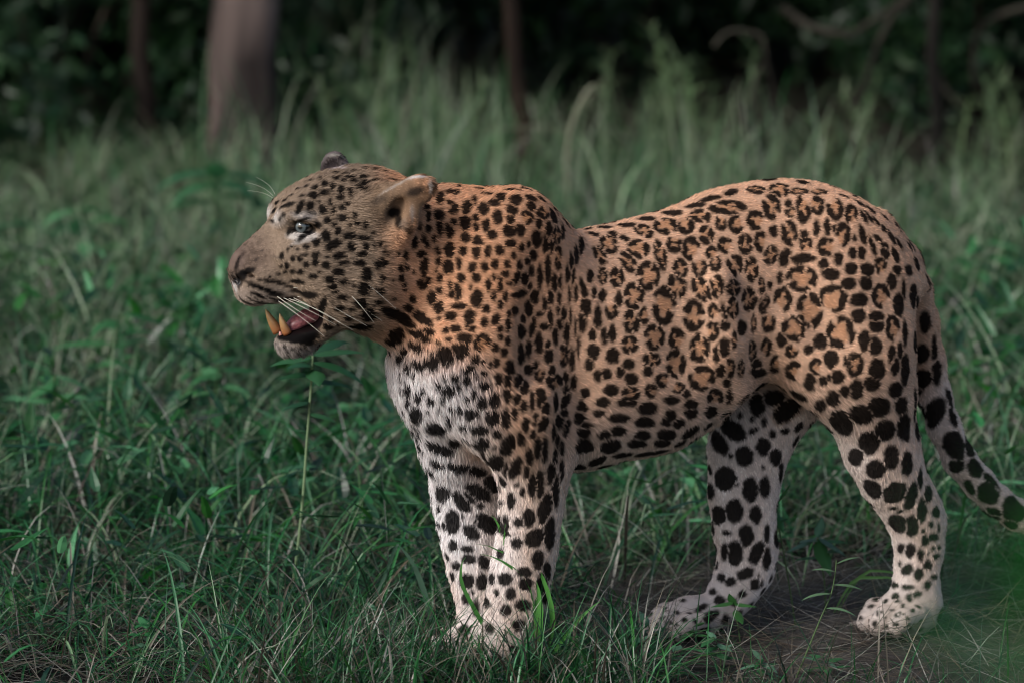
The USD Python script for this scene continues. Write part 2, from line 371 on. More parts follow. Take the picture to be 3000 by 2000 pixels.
# ------------------------------------------------------------------ the coat: spots of the left flank as they lie on this animal
# "x,y,rx,ry[,angle]" with an r for an open rosette and a c for a broken ring, measured on the photograph in frames (x0, y0, pixels per pixel)
SPOTS = {
(600, 400, 2.24): """790,305,20,16 865,280,20,13 905,285,18,12 950,262,30,8 980,288,25,10 1045,268,28,12 1125,288,25,14 1060,305,25,16 1035,335,40,14,15 1115,345,18,22 1175,328,28,20 905,340,22,22
835,335,14,25 720,330,18,14 780,365,25,18 962,362,15,28 895,402,22,20 715,393,25,20 755,425,9,10 820,430,12,20 695,455,22,28 625,465,18,45,25 545,450,50,11,-20 640,390,18,8,-20 520,520,14,16 490,540,12,14
445,560,20,8 780,480,26,25 850,485,12,25 905,465,22,18 940,442,14,16 905,535,28,18,15 990,520,12,20 810,548,24,20 850,580,18,14 880,615,20,25 945,592,12,14 1000,578,18,18 1053,592,16,22 795,650,24,36
845,712,48,28,-30 955,655,38,22 1045,662,36,18,10 730,698,24,23 665,730,15,15 965,728,22,28 1065,730,20,32,-20 1115,715,9,26 1155,718,14,20 1195,762,13,25 725,768,26,18 660,777,22,11 620,810,20,17
575,808,13,19 540,848,13,18 500,855,11,9 510,790,15,22 795,788,18,11 885,785,38,22 920,830,32,17,-10 1030,778,32,20 1020,830,38,19 1150,828,32,30 725,835,24,24 800,838,24,25 668,838,17,17 630,888,22,15
580,890,22,11 525,890,11,9 485,910,16,9 755,888,12,10 715,916,25,16 870,895,30,22 1070,905,27,40 1160,935,28,28 1225,885,10,22 1240,945,20,16 1300,870,28,20 1320,830,13,20 820,932,30,20 905,955,32,18
845,985,28,17 975,985,12,10 1045,1000,34,42 1120,990,10,10 1165,1020,20,20 860,1020,18,13 900,1060,30,15 1025,1095,42,27 1140,1080,28,15 1245,1055,30,20 890,1122,25,17 965,1142,16,10 940,1185,18,15 835,1200,15,17
1075,1175,46,40 1100,1110,16,8 810,1245,25,17 865,1235,13,11 1025,1250,62,26 455,955,75,12,8 400,1005,110,13,18 360,1050,40,9,25 440,1060,40,8,15 430,920,12,9 365,940,16,11 605,950,40,13,10 1270,770,8,18
1310,985,18,22 455,490,20,9,-40 480,430,16,8,-30 520,410,14,6,-20 560,385,14,6,-20 610,350,16,6,-20 660,330,14,6,-15 700,290,14,7,-10 760,280,10,13 870,235,25,6 930,235,25,6 990,230,25,5 1060,215,25,7
1130,215,25,7 1180,225,20,6,10 1215,245,35,6,20 1230,275,40,6,20 1215,295,30,8,25 1290,260,25,8,25 640,665,14,8 600,690,12,8 570,720,10,8 610,740,10,8 540,740,9,12 690,600,10,8 1100,640,12,10 1000,640,8,8
330,1052,7,6 300,1040,6,6 345,1078,7,6 372,1082,7,5 290,985,8,5 410,985,14,6""",
(1100, 500, 1.96): """380,155,22,35 325,100,18,30 430,115,25,12 465,125,15,16 370,250,28,28 430,172,15,12 447,215,22,30 310,260,12,30 265,265,18,22 290,215,16,18 325,165,20,20 525,200,25,40,20 570,165,14,28 620,215,28,35
690,185,32,18 645,130,30,12 720,145,28,25 810,165,32,28 785,108,40,14 890,150,30,16,20 890,205,22,28 780,220,28,28 700,265,26,36 780,270,20,28 875,270,36,42c 965,240,38,38c 1030,255,20,40,-20 945,300,18,28
1095,295,12,35,-35 515,305,28,40 575,265,16,22 575,325,14,20 440,290,22,20 435,345,22,42 370,335,18,38 305,335,16,20 250,320,18,25 340,385,12,22 290,405,14,35,-25 225,415,18,28 640,320,20,35 665,370,25,25
770,340,32,35 840,340,26,35 995,340,18,32 1048,378,22,52r 1082,355,12,38 515,395,25,28 585,405,28,28 575,460,20,35 420,455,25,42 355,460,14,20 500,470,22,22 645,470,18,32 720,455,22,30 770,425,28,22
925,395,25,45 840,440,14,20 880,420,12,14 905,485,16,32 970,430,14,50 1015,440,14,35 1052,505,20,75r 195,335,18,30 265,485,25,25 285,560,20,55 165,570,22,16 155,625,14,20 365,520,16,22 350,580,8,18
415,560,25,38 485,540,16,32 555,565,20,30 360,620,16,25 490,620,22,25 585,615,20,28 630,550,20,25 695,535,18,28 680,605,12,18 755,535,16,20 790,495,14,18 830,545,14,25 875,520,14,22 755,595,20,18
805,610,16,42,20 860,620,20,32 900,580,16,28 940,610,14,65 985,560,16,80 1025,640,16,45 265,650,25,30 300,640,18,18 215,590,10,14 370,685,16,20 425,655,12,20 540,670,10,14 170,670,14,20 320,730,22,35
210,735,16,20 470,700,20,45 440,715,20,18 580,740,30,48,10 650,665,16,35 675,720,14,30 720,660,14,40 775,655,20,12 755,725,14,28 830,710,40,18,-15 915,725,25,35 890,665,12,22 970,765,14,35 1015,730,16,40
365,790,25,30 195,790,30,20,35 130,830,90,28,28 270,850,65,25,40 105,730,28,16 105,630,20,14 90,575,8,20 60,465,14,22 30,530,28,28 35,625,24,28 425,845,32,22 360,855,16,8 480,775,40,18 535,850,28,55
545,900,20,30 455,910,30,22 405,920,22,18 310,930,32,22,20 255,950,60,25,30 120,955,42,45,45 100,985,35,26 235,1020,40,22,25 420,970,18,14 505,970,40,30 490,1025,50,50 400,1070,52,55,-30 320,1105,75,32,-20
260,1130,50,25,20 325,1045,14,10 165,1045,18,25 360,990,14,10 610,990,50,52c 640,795,22,25 625,865,20,25 690,850,20,30,30 720,775,16,25 765,820,12,18 800,800,20,25 880,795,20,45 845,850,14,25 770,890,14,35
720,910,16,25 840,920,20,35 905,890,14,65,15 940,830,25,14 1000,850,14,55 970,895,25,16 1055,885,14,25 715,950,14,25 760,975,14,25 940,990,20,55 885,1015,16,45 1035,960,14,45 990,1000,12,30 830,1050,18,50
1005,1060,22,38 1075,1060,30,60c 1125,1090,14,60 930,1115,16,25 940,1175,30,45c 1010,1150,18,30 1030,1210,45,45c 1095,1185,14,28 1140,1215,16,40 1090,1255,16,30 1095,930,16,60 1080,830,14,40 1045,800,10,30
1105,600,14,45 1125,520,12,50 1065,640,10,40 1065,740,10,40 1110,720,8,60 1160,480,12,50 1185,430,14,45 1140,600,10,60 1150,700,12,45 1120,830,9,50 1150,900,9,50 1165,1010,9,60 175,500,12,35""",
(1600, 500, 1.7425): """470,395,55,45r 580,430,28,78,-12r 610,280,60,40r 715,280,45,42c 785,230,55,32r 930,185,90,35r 850,330,1,1 820,330,38,48r 890,270,28,38c 965,275,38,45c 1070,250,45,48c 655,375,38,42c 745,395,45,60c
850,420,30,35c 920,380,38,42c 1015,375,35,52r 1095,365,32,50c 320,375,42,50,-40r 270,430,28,52,-30r 300,290,30,10 240,318,25,9,15 510,245,38,12 410,270,42,12 650,208,42,14 760,175,45,12,-8 840,140,48,12,-12
945,112,34,13,-15 350,330,25,14,30 395,345,22,14,30 500,310,48,30,20r 415,465,35,58,-30r 520,540,55,70r 680,500,36,52r 785,500,38,45c 870,470,30,38c 960,485,40,52r 1050,510,34,65r 285,540,25,45r 365,540,36,50r
225,535,16,25 195,610,14,50,-15 455,640,50,65r 665,590,48,60r 785,610,42,68,-28r 870,595,36,55r 955,600,32,40r 1035,660,36,60r 1110,690,25,50r 1100,590,18,45r 605,695,55,90r 750,740,52,75r 855,720,28,38c
960,705,30,52r 912,735,12,50,-15 505,735,25,45c 435,770,40,58r 335,720,32,42c 265,740,18,50 205,690,25,45 370,655,18,35 290,640,16,30 245,625,12,25 345,835,18,38 298,848,14,38 230,835,18,30 180,775,20,45
555,850,48,62r 665,855,38,55c 780,910,50,68r 850,820,34,48c 920,790,22,25 912,900,25,42 870,940,15,40 995,800,20,32 958,870,15,45r 430,890,40,45r 335,945,32,38 240,920,28,38 215,985,20,28 540,970,46,36r
660,980,48,70r 790,1060,65,60r 420,985,28,20 380,1030,18,22 440,1060,30,30 520,1025,22,25 310,1035,20,25 265,1050,18,28 895,1030,22,28 940,1010,25,48c 925,1080,18,20 1000,1010,18,45r 330,1115,35,28
430,1140,46,38r 545,1125,36,34c 595,1070,38,35c 675,1105,36,28c 715,1135,20,20 860,1150,40,38c 935,1145,15,35 285,1180,32,22 420,1190,45,18 525,1215,45,30 640,1175,35,20 745,1190,32,24 745,1235,30,26
840,1230,28,28 275,1240,28,16 370,1262,48,20 500,1290,45,25 640,1260,28,30 620,1285,30,20 680,1285,28,22 200,1300,32,15 370,1330,36,22 300,1345,32,20 490,1355,36,22 460,1395,42,20 615,1355,42,28 590,1395,36,18
740,1335,42,18,-35 190,1410,44,34 330,1405,50,32,-20 545,1440,75,14,-8 400,1460,45,12,-10 690,1390,30,13,-30 260,1490,40,20,-25 155,1515,34,16,-10 200,1130,20,22 190,1210,22,30 170,1270,25,35 190,1340,32,22
1050,925,20,55r 1065,780,16,45r 1120,900,28,45c 1140,770,34,52c 1075,985,28,25 1170,990,25,45c 1260,1020,35,45c 1150,430,35,48,20r 1160,310,20,25 1205,655,45,60c 1240,760,12,12 1085,1030,35,22""",
(2200, 500, 1.7425): """110,185,45,62r 145,90,52,36r 35,100,48,20r 245,105,52,18r 350,105,42,16c 345,175,38,48c 430,190,42,55c 515,225,32,55c 265,195,38,70c 200,215,28,28c 190,175,16,22 190,320,40,65r 275,322,22,22
335,290,14,40 390,285,15,38 475,325,38,60c 437,298,14,20 575,330,16,45,-15 275,375,32,38c 385,385,44,48c 175,445,25,45,20 265,450,55,22 375,475,22,25 445,458,22,30 405,530,42,28 515,420,18,25 560,420,20,28
625,380,13,45,-20 530,350,10,18 265,555,75,62r 150,545,15,28 105,590,12,20 510,505,32,28 505,580,35,30 600,500,33,32 590,578,30,32 665,490,30,44c 690,420,18,25,-30 680,375,28,12,30 675,300,24,12,50
570,235,12,35,-25 720,335,12,40,-30 740,430,15,38,-25 745,508,22,22 720,565,22,38 415,650,66,66c 70,680,22,45r 555,665,44,34 548,742,34,38 665,640,44,60c 300,720,65,85r 750,680,25,52 780,610,10,45
220,800,58,62,-30r 460,825,66,76r 640,745,38,28 640,795,38,30 720,800,36,62c 785,830,12,55 160,870,25,35 210,920,34,32c 355,870,35,38 290,915,22,22 405,960,36,42 330,1000,30,42c 585,870,28,48 640,900,35,42
530,990,46,58c 490,975,18,28 715,940,18,42 755,920,14,38 738,1000,22,40 650,1015,42,54 790,1020,20,70 300,1080,25,45 365,1080,18,22 440,1055,36,30 400,1050,18,20 475,1125,25,25 540,1120,32,45 615,1090,42,38
740,1115,34,38 765,1195,33,42 420,1160,33,38 655,1200,55,48 350,1200,24,26 560,1250,62,45,20 465,1285,68,46,52 690,1330,50,50 785,1310,33,60 605,1380,54,54 535,1460,32,42 715,1465,36,60 800,1490,25,55
630,1530,48,45 845,1200,13,70 600,235,8,40,-40 640,260,8,35,-40 655,345,26,10,35 760,380,8,30,-25 480,125,25,9,20 560,170,30,9,35 610,200,30,8,42
840,870,26,48 885,770,24,50 830,640,18,50 868,930,36,45 935,910,14,60 950,1030,22,55 870,1072,40,48 930,1240,48,72,20 1040,1400,52,74,-25 1022,1180,12,58,-15 870,690,10,40""",
(2300, 1150, 1.96): """500,555,58,35,50 635,575,68,56,-30 730,590,28,72,15 775,490,14,50 830,580,22,40 650,755,58,40,35 730,765,35,55 790,680,25,62 865,685,22,25 840,762,14,18 620,665,22,10 660,680,20,9 800,845,18,28
855,828,25,20 785,800,10,12 880,770,8,25 665,890,18,25 720,905,24,35 780,925,15,35 845,888,10,10 888,888,9,12 825,918,8,10 870,937,18,15 700,1015,32,22,-40 765,1040,25,30 825,990,22,25 660,985,8,10
815,1105,20,22 765,1155,22,15 855,1055,18,15 630,1105,18,15 700,1115,35,13 630,1165,18,15 710,1175,16,20 655,1190,15,8 560,1260,10,8 585,1290,8,8 620,1240,12,6 660,1250,12,6 685,1275,8,10 640,1280,12,8
530,1270,8,14 700,1300,8,12 730,1240,14,8 1100,435,38,55,-30 1060,300,20,52,-20 1170,580,62,62 1310,660,58,75,-30 1190,690,40,20,20 1190,500,22,62,-45 1060,540,18,42,-30 985,420,42,42 965,120,18,70,-10 1300,760,35,20,20""",
(1850, 1150, 1.96): """580,210,78,46,40 495,290,36,66,-25 720,75,45,60 650,360,48,58 755,315,42,46 830,370,35,44 890,110,88,52,-38 810,30,60,40 690,222,18,15 725,212,12,12 815,240,18,18 880,222,25,15 765,160,14,25 625,130,15,14
535,490,58,66 680,565,40,68 770,545,28,52 750,430,10,16 565,360,12,14 605,525,9,12 865,460,12,50 500,705,35,48 590,675,48,65 710,700,32,45 655,825,40,58 550,808,22,14 775,805,14,45 590,920,42,62
530,910,18,40 715,915,36,62,25 780,955,22,55 650,1040,46,30,-25 525,1055,22,20 565,1085,28,24 705,1105,24,30 745,1100,12,20 725,1045,10,10 470,1140,20,15 505,1195,25,22 400,1240,35,14,-30 590,1195,18,18
470,1285,22,28 540,1305,20,25 420,1360,32,18 405,1310,18,10 430,1400,10,10 380,1400,12,15 220,1330,8,8 265,1330,8,7 150,1330,10,5 220,1395,10,8 225,1425,10,8 150,1440,14,24 200,1350,8,10 280,1400,8,14""",
(1100, 1000, 1.96): """150,110,20,25 185,160,22,25 225,205,12,20 175,230,8,10 190,285,22,25 245,330,20,22 330,335,22,20 270,285,12,22 190,365,14,22 235,430,32,42 355,505,55,40,10 245,555,14,20 215,520,14,16 310,395,12,12
395,335,15,15 145,205,6,18 155,285,5,18 370,615,75,28,25 350,710,40,16,30 460,575,35,30 475,730,60,22,10 590,750,50,25,10 680,820,38,54,-30 430,470,15,30 385,870,38,45 500,925,62,30,50 590,865,76,34,30
535,890,40,18,40 440,1040,38,62 550,1095,48,32,45 650,1050,72,45,40 395,1060,12,20 365,960,12,20 610,948,20,12 690,960,14,10 710,930,14,14 440,1180,22,28 465,1295,20,20 630,1275,28,42,-20 525,1380,38,42
615,1380,32,45 515,1470,18,35 550,1440,8,12 625,1490,20,30 580,1530,18,40 495,1000,8,18 575,1030,15,18 530,1190,30,15 530,1250,35,25
430,290,35,32 485,270,14,25 525,235,20,22 405,215,14,16 460,205,25,18 370,258,14,18 545,165,30,25 575,105,22,28 620,118,14,14 655,135,14,18 680,30,18,22 735,60,18,25 705,120,18,25 630,188,16,16 595,210,12,12
635,255,30,20 580,260,10,12 565,312,16,25 525,340,18,18 610,350,25,28 705,220,20,30 690,335,30,38 780,150,22,38 765,225,20,35 830,230,20,32 760,315,22,38 870,160,25,28 865,260,22,35 800,410,18,35 820,335,22,28
852,368,20,30 485,400,20,18 450,435,10,10 560,420,40,30 670,445,42,38,40 755,440,25,50 505,490,22,18 605,520,48,25 700,535,22,22 605,595,42,32 685,610,12,14 760,595,38,62,22 840,560,22,38 690,700,44,42
620,655,14,18 865,480,20,42 800,730,30,55,25 750,740,14,38 880,665,20,42 870,745,15,35 900,830,20,60 945,815,22,68 940,610,20,60 977,625,16,62 970,475,25,45,20 915,455,12,35 905,540,18,30 900,335,15,50
950,320,28,55 980,390,22,38 1050,460,25,35 1040,350,20,48 1095,335,20,45,20 1085,410,22,25 1100,490,18,45,15 1020,520,14,45 1045,575,15,38 1010,760,25,55 1070,740,12,60 1035,850,18,90 980,960,34,85,10
1000,1100,28,88 885,1010,35,48 820,1045,32,22 915,1130,62,46,-38 815,1155,28,28 935,1255,28,50 785,915,20,40 740,1040,18,40 850,1320,38,25 985,1320,18,50 740,1370,38,35 870,1395,35,35 960,1390,28,55 780,1450,25,35
850,1520,40,28 975,1460,15,40 700,1440,12,18 815,825,10,14 840,865,14,25 1025,650,12,45 1075,610,12,40""",
}
WV = to_world(V)                                    # world positions of the skin
PXV = project(WV)
rng = np.random.default_rng(7)
# first surface hit at a pixel, from a z-buffer of the vertices (vertices are 3.5 mm apart, about 7 pixels)
depth_v = (WV - EYE) @ FWD
facing = ((to_frame(EYE) - V) * NRM).sum(1) > 0.0
CELL = 6
zb = {}
gi = np.floor(PXV / CELL).astype(int)
cand = np.where(facing & (PXV[:, 0] > 300) & (PXV[:, 0] < 3400))[0]
cand = cand[np.argsort(depth_v[cand])]
for i in cand:
    key = (gi[i, 0], gi[i, 1])
    if key not in zb: zb[key] = i
def hit(px, py):
    best, bd = None, 1e9
    cx, cy = int(px // CELL), int(py // CELL)
    for dx in (-1, 0, 1):
        for dy in (-1, 0, 1):
            i = zb.get((cx + dx, cy + dy))
            if i is not None:
                d = (PXV[i, 0] - px) ** 2 + (PXV[i, 1] - py) ** 2
                # nearest surface wins among neighbours that are not much further away
                d += 2e3 * depth_v[i]
                if d < bd: best, bd = i, d
    return best
NORM = NRM
SP = []                                             # centre, tangent 1, tangent 2, r1, r2, type
def add_spot(i, rx, ry, ang, kind, limit=1.9):
    n = NORM[i]; c = V[i]
    s = depth_v[i] / (PXM * CAM_DIST)
    right = to_frame(ORG + np.array([1.0, 0, 0])); up = to_frame(ORG + UPV)
    ca, sa = math.cos(math.radians(ang)), math.sin(math.radians(ang))
    e1, e2 = right * ca - up * sa, right * sa + up * ca
    out = []
    for e, r in ((e1, rx), (e2, ry)):
        t = e - (e @ n) * n; L = np.linalg.norm(t)
        out.append((t / max(L, 1e-6), r * s / max(L, 1 / limit)))
    SP.append((c, out[0][0], out[1][0], out[0][1], out[1][1], kind, n))
for (x0, y0, sc), text in SPOTS.items():
    for w in text.split():
        kind = 0
        if w[-1] in 'rc': kind = 1 if w[-1] == 'r' else 2; w = w[:-1]
        q = [float(x) for x in w.split(',')]
        px, py = x0 + q[0] / sc, y0 + q[1] / sc
        i = hit(px, py)
        if i is None: continue
        k_ = 1.12 if kind else 1.32 - .20 * min(1, max(0, (min(q[2], q[3]) / sc - 10) / 14))
        add_spot(i, q[2] / sc * k_, q[3] / sc * k_, q[4] if len(q) > 4 else 0, kind)
n_seen = len(SP)
vt = cKDTree(V)
# the right flank carries its own spots: mirrored and jittered from the left one
for (c, t1, t2, r1, r2, kind, n) in SP[:n_seen]:
    head = c[0] < -.06 and c[2] > .42
    if head:
        mm = mir(c)
    else:
        mm = c * [1, -1, 1] + rng.normal(0, .008, 3) * [1, 0, 1]
    d, j = vt.query(mm)
    if d > .02: continue
    pj = PXV[j]; vis = hit(pj[0], pj[1])
    if vis is not None and abs(depth_v[vis] - depth_v[j]) < .03 and facing[j]: continue
    f = np.array([1, -1, 1]); SP.append((V[j], t1 * f, t2 * f, r1, r2, kind, NORM[j]))
# what is still bare (inner legs, far sides, belly, tail end) fills up with plain spots of the size their neighbours have
C = np.array([s[0] for s in SP]); RR = np.array([max(s[3], s[4]) for s in SP])
order = rng.permutation(len(V))[:40000]
tree = cKDTree(C)
extra = []; grid = {}
pxh = PXV
for i in order:
    p = V[i]; 
    if p[0] < -.06 and p[2] > .40 and facing[i] and pxh[i, 0] < 1290: continue    # the face is complete
    d, j = tree.query(p, k=4)
    r = float(np.median(RR[j])); r = min(max(r * .85, .0052), .016)
    if p[0] > .72 : r = .017
    if (d < RR[j] + r * 1.05 + .0018).any(): continue
    key = tuple((p / .03).astype(int)); ok = True
    for dx, dy, dz in np.ndindex(3, 3, 3):
        for (q, rq) in grid.get((key[0] + dx - 1, key[1] + dy - 1, key[2] + dz - 1), ()):
            if ((p - q) ** 2).sum() < (r + rq + .0045) ** 2: ok = False
    if not ok: continue
    grid.setdefault(key, []).append((p, r)); extra.append(i)
    n = NORM[i]; t = np.cross(n, [0.3, .2, .9]); t /= np.linalg.norm(t); u = np.cross(n, t)
    SP.append((p, t, u, r * rng.uniform(.8, 1.05), r * rng.uniform(.75, 1.0), 0, n))
SC = np.array([s[0] for s in SP]); S1 = np.array([s[1] for s in SP]); S2 = np.array([s[2] for s in SP]); SR = np.array([[s[3], s[4]] for s in SP]); SK = np.array([s[5] for s in SP]); SN = np.array([s[6] for s in SP])
SPH = rng.uniform(0, 1, len(SP)); stree = cKDTree(SC)

def smooth(a, b, x):
    t = np.clip((x - a) / (b - a), 0, 1); return t * t * (3 - 2 * t)
def spotted(P, N):
    """(black, tawny) of the coat at frame points P"""
    wob = (np.stack([meshkit.noise(P * 150, s) for s in (1, 2, 3)], -1) - .5) * .0038 + (np.stack([meshkit.noise(P * 420, s) for s in (4, 5, 6)], -1) - .5) * .0014
    Q = P + wob
    d, j = stree.query(Q, k=9)
    black = np.zeros(len(P)); tawny = np.zeros(len(P)); m1 = np.full(len(P), 9.0); m2 = np.full(len(P), 9.0)
    for k in range(9):
        jj = j[:, k]; r = Q - SC[jj]
        ok = (N * SN[jj]).sum(1) > -.2
        a, b = (r * S1[jj]).sum(1) / SR[jj, 0], (r * S2[jj]).sum(1) / SR[jj, 1]
        dn = (r * SN[jj]).sum(1) / np.maximum(SR[jj].max(1), .012)
        q = np.sqrt(a * a + b * b + .3 * dn * dn); edge = .0018 / SR[jj].min(1)
        rr = SR[jj].min(1)
        sd = np.where(ok, (q - 1) * rr, 9.0); m2 = np.minimum(m2, np.maximum(m1, sd)); m1 = np.minimum(m1, sd)
        solid = 1 - smooth(1 - edge, 1 + edge, q)
        th = np.arctan2(b, a); ph = SPH[jj]
        wid = np.clip(.0100 / rr, .50, .76) * (1 + .28 * np.sin(3 * th + 40 * ph))
        e2 = np.clip(.0016 / rr, .06, .3)
        ring = smooth(1.02 - wid - e2, 1.02 - wid + e2, q) * (1 - smooth(1.02 - e2, 1.02 + e2, q))
        seg = np.where(SK[jj] == 1, 2 + np.floor(ph * 2.99), 1.0)
        gapw = np.where(SK[jj] == 1, .91, .78)
        gap = np.cos(seg * th + ph * 6.28318)
        ring = ring * (1 - smooth(gapw - .07, gapw + .10, gap))
        isr = SK[jj] > 0
        black = np.maximum(black, np.where(ok, np.where(isr, ring, solid), 0))
        tawny = np.maximum(tawny, np.where(ok & isr, 1 - smooth(.50, .85, q), 0))
    part = np.maximum(smooth(.0002, .0022, m2 - m1), smooth(.0022, .0045, -m2))               # a pale seam keeps neighbouring spots apart
    return black * (.12 + .88 * part), tawny * part

PM = []
def pmark(px, py, rx, ry, ang, colr, k=.95, soft=.25, bald_=0, both=True, frame=(600, 400, 2.24)):
    """a mark of colour lying on the skin at a place of the head (measured in the head's frame of the photograph)"""
    x0, y0, sc = frame; i = hit(x0 + px / sc, y0 + py / sc)
    if i is None: return
    n0 = len(SP); add_spot(i, rx / sc, ry / sc, ang, 0); c, t1, t2, r1, r2, _, n = SP.pop()
    PM.append((c, t1, t2, r1, r2, n, np.asarray(colr, float), k, soft, bald_))
    if both:
        f = lambda d: mir(c + d) - mir(c)
        PM.append((mir(c), f(t1), f(t2), r1, r2, f(n), np.asarray(colr, float), k, soft, bald_))
BLK = (.0035, .003, .0032)
# eye: dark rim, tear line, pale lids
pmark(640, 684, 72, 15, -14, srgb(176, 168, 162), .75, .5)
pmark(670, 518, 44, 12, -20, srgb(140, 132, 128), .45, .5)
pmark(645, 598, 66, 40, -18, BLK, .97, .18)
pmark(640, 546, 66, 13, -18, BLK, .95, .3); pmark(655, 640, 64, 12, -14, BLK, .95, .3); pmark(568, 622, 44, 24, -28, BLK, .96, .3); pmark(735, 580, 36, 22, 15, BLK, .93, .35); pmark(690, 505, 45, 10, 15, BLK, .7, .5)
pmark(400, 500, 22, 22, 0, srgb(200, 194, 190), .7, .5)
# nose leather, nostril, philtrum
pmark(200, 815, 52, 62, 20, srgb(92, 78, 72), .8, .4, 1); pmark(230, 745, 40, 40, 0, srgb(104, 88, 80), .6, .6)
pmark(285, 890, 56, 22, -14, BLK, .97, .25, 1); pmark(235, 920, 38, 40, 0, BLK, .97, .25, 1); pmark(225, 965, 16, 28, 0, BLK, .95, .3, 1); pmark(205, 850, 13, 66, 12, BLK, .9, .35, 1); pmark(240, 785, 11, 34, 30, BLK, .6, .5)
pmark(200, 985, 14, 40, -25, srgb(205, 200, 198), .8, .5)
pmark(380, 745, 26, 5, -15, (.05, .04, .036), .7, .5); pmark(345, 810, 20, 8, -30, (.03, .025, .024), .7, .5); pmark(460, 790, 40, 8, 20, (.06, .05, .045), .5, .6)
# lip lines and whisker rows
for (x, y, rx, ry, a_) in ((450, 950, 85, 11, 8), (395, 1003, 112, 12, 18), (350, 1046, 60, 8, 22), (470, 1045, 80, 9, 14), (330, 1085, 60, 6, 20), (560, 985, 40, 10, 10), (600, 1020, 45, 14, 12)):
    pmark(x, y, rx, ry, a_, BLK, .92, .35)
pmark(270, 1090, 70, 9, 28, BLK, .9, .4, 1); pmark(400, 1112, 70, 8, 2, BLK, .9, .4, 1); pmark(540, 1075, 80, 16, -14, BLK, .95, .35, 1); pmark(680, 1045, 70, 26, 10, BLK, .97, .3, 1)
# corner of the mouth, inner lip, lower lip
pmark(742, 1150, 24, 56, 0, BLK, .97, .25, 1); pmark(752, 1210, 26, 50, 0, BLK, .97, .25, 1); pmark(700, 1270, 52, 40, -40, BLK, .97, .25, 1)
pmark(590, 1318, 130, 36, 8, BLK, .98, .2, 1); pmark(500, 1310, 40, 30, 0, BLK, .97, .25, 1); pmark(690, 1310, 45, 30, -40, BLK, .95, .3, 1)
for (x, y) in ((560, 1292), (620, 1288), (680, 1285), (640, 1335), (580, 1335), (700, 1320)): pmark(x, y, 42, 28, 0, BLK, .97, .3, 1)
pmark(480, 1370, 10, 30, -20, srgb(120, 112, 110), .6, .5)
for (x, y) in ((530, 1385), (565, 1400), (600, 1398), (635, 1392), (660, 1378), (545, 1410), (615, 1415)): pmark(x, y, 10, 15, 0, BLK, .85, .5)
pmark(850, 165, 84, 26, -12, (.03, .024, .027), .85, .5, 0, False); pmark(860, 200, 56, 12, -4, srgb(176, 164, 168), .8, .6, 0, False); pmark(850, 122, 60, 8, 6, srgb(150, 146, 138), .7, .6, 0, False)
# near ear: pale rim, black patch on the back, dark hollow, pale lobe
pmark(1395, 262, 60, 9, -4, srgb(206, 200, 198), .9, .5); pmark(1478, 330, 10, 55, 0, srgb(176, 164, 156), .75, .5); pmark(1250, 315, 120, 8, -27, srgb(172, 160, 150), .7, .6)
pmark(1385, 370, 62, 30, -20, (.022, .018, .016), .9, .45); pmark(1130, 420, 60, 26, -20, (.05, .04, .034), .7, .6)
pmark(1240, 500, 52, 34, -10, BLK, .97, .35); pmark(1275, 560, 22, 48, 10, BLK, .95, .4)
pmark(1362, 500, 14, 55, 0, srgb(150, 138, 130), .75, .5); pmark(1310, 570, 26, 40, 20, srgb(128, 114, 102), .6, .6)
C_BODY, C_NECK, C_FACE = np.array(srgb(216, 175, 147)), np.array(srgb(194, 137, 98)), np.array(srgb(130, 114, 99))
C_PALE, C_WHITE, C_TAWNY = np.array(srgb(222, 203, 191)), np.array(srgb(234, 229, 231)), np.array(srgb(172, 118, 78))
C_BLACK = np.array((.0028, .0026, .0028)); C_NOSE = np.array(srgb(96, 78, 70))
EARN = H(1190, 580, .08); NOSEP = H(722, 800, .0)
def blob(P, c, r, soft=.5):
    d = np.linalg.norm((P - c) / r, axis=1); return 1 - smooth(1 - soft, 1 + soft, d)
def hx(P):
    """head coordinates: pixels of the photograph at the head's own distance, and metres to its left"""
    w = to_world(P) - HO; return w @ HF, w @ HL
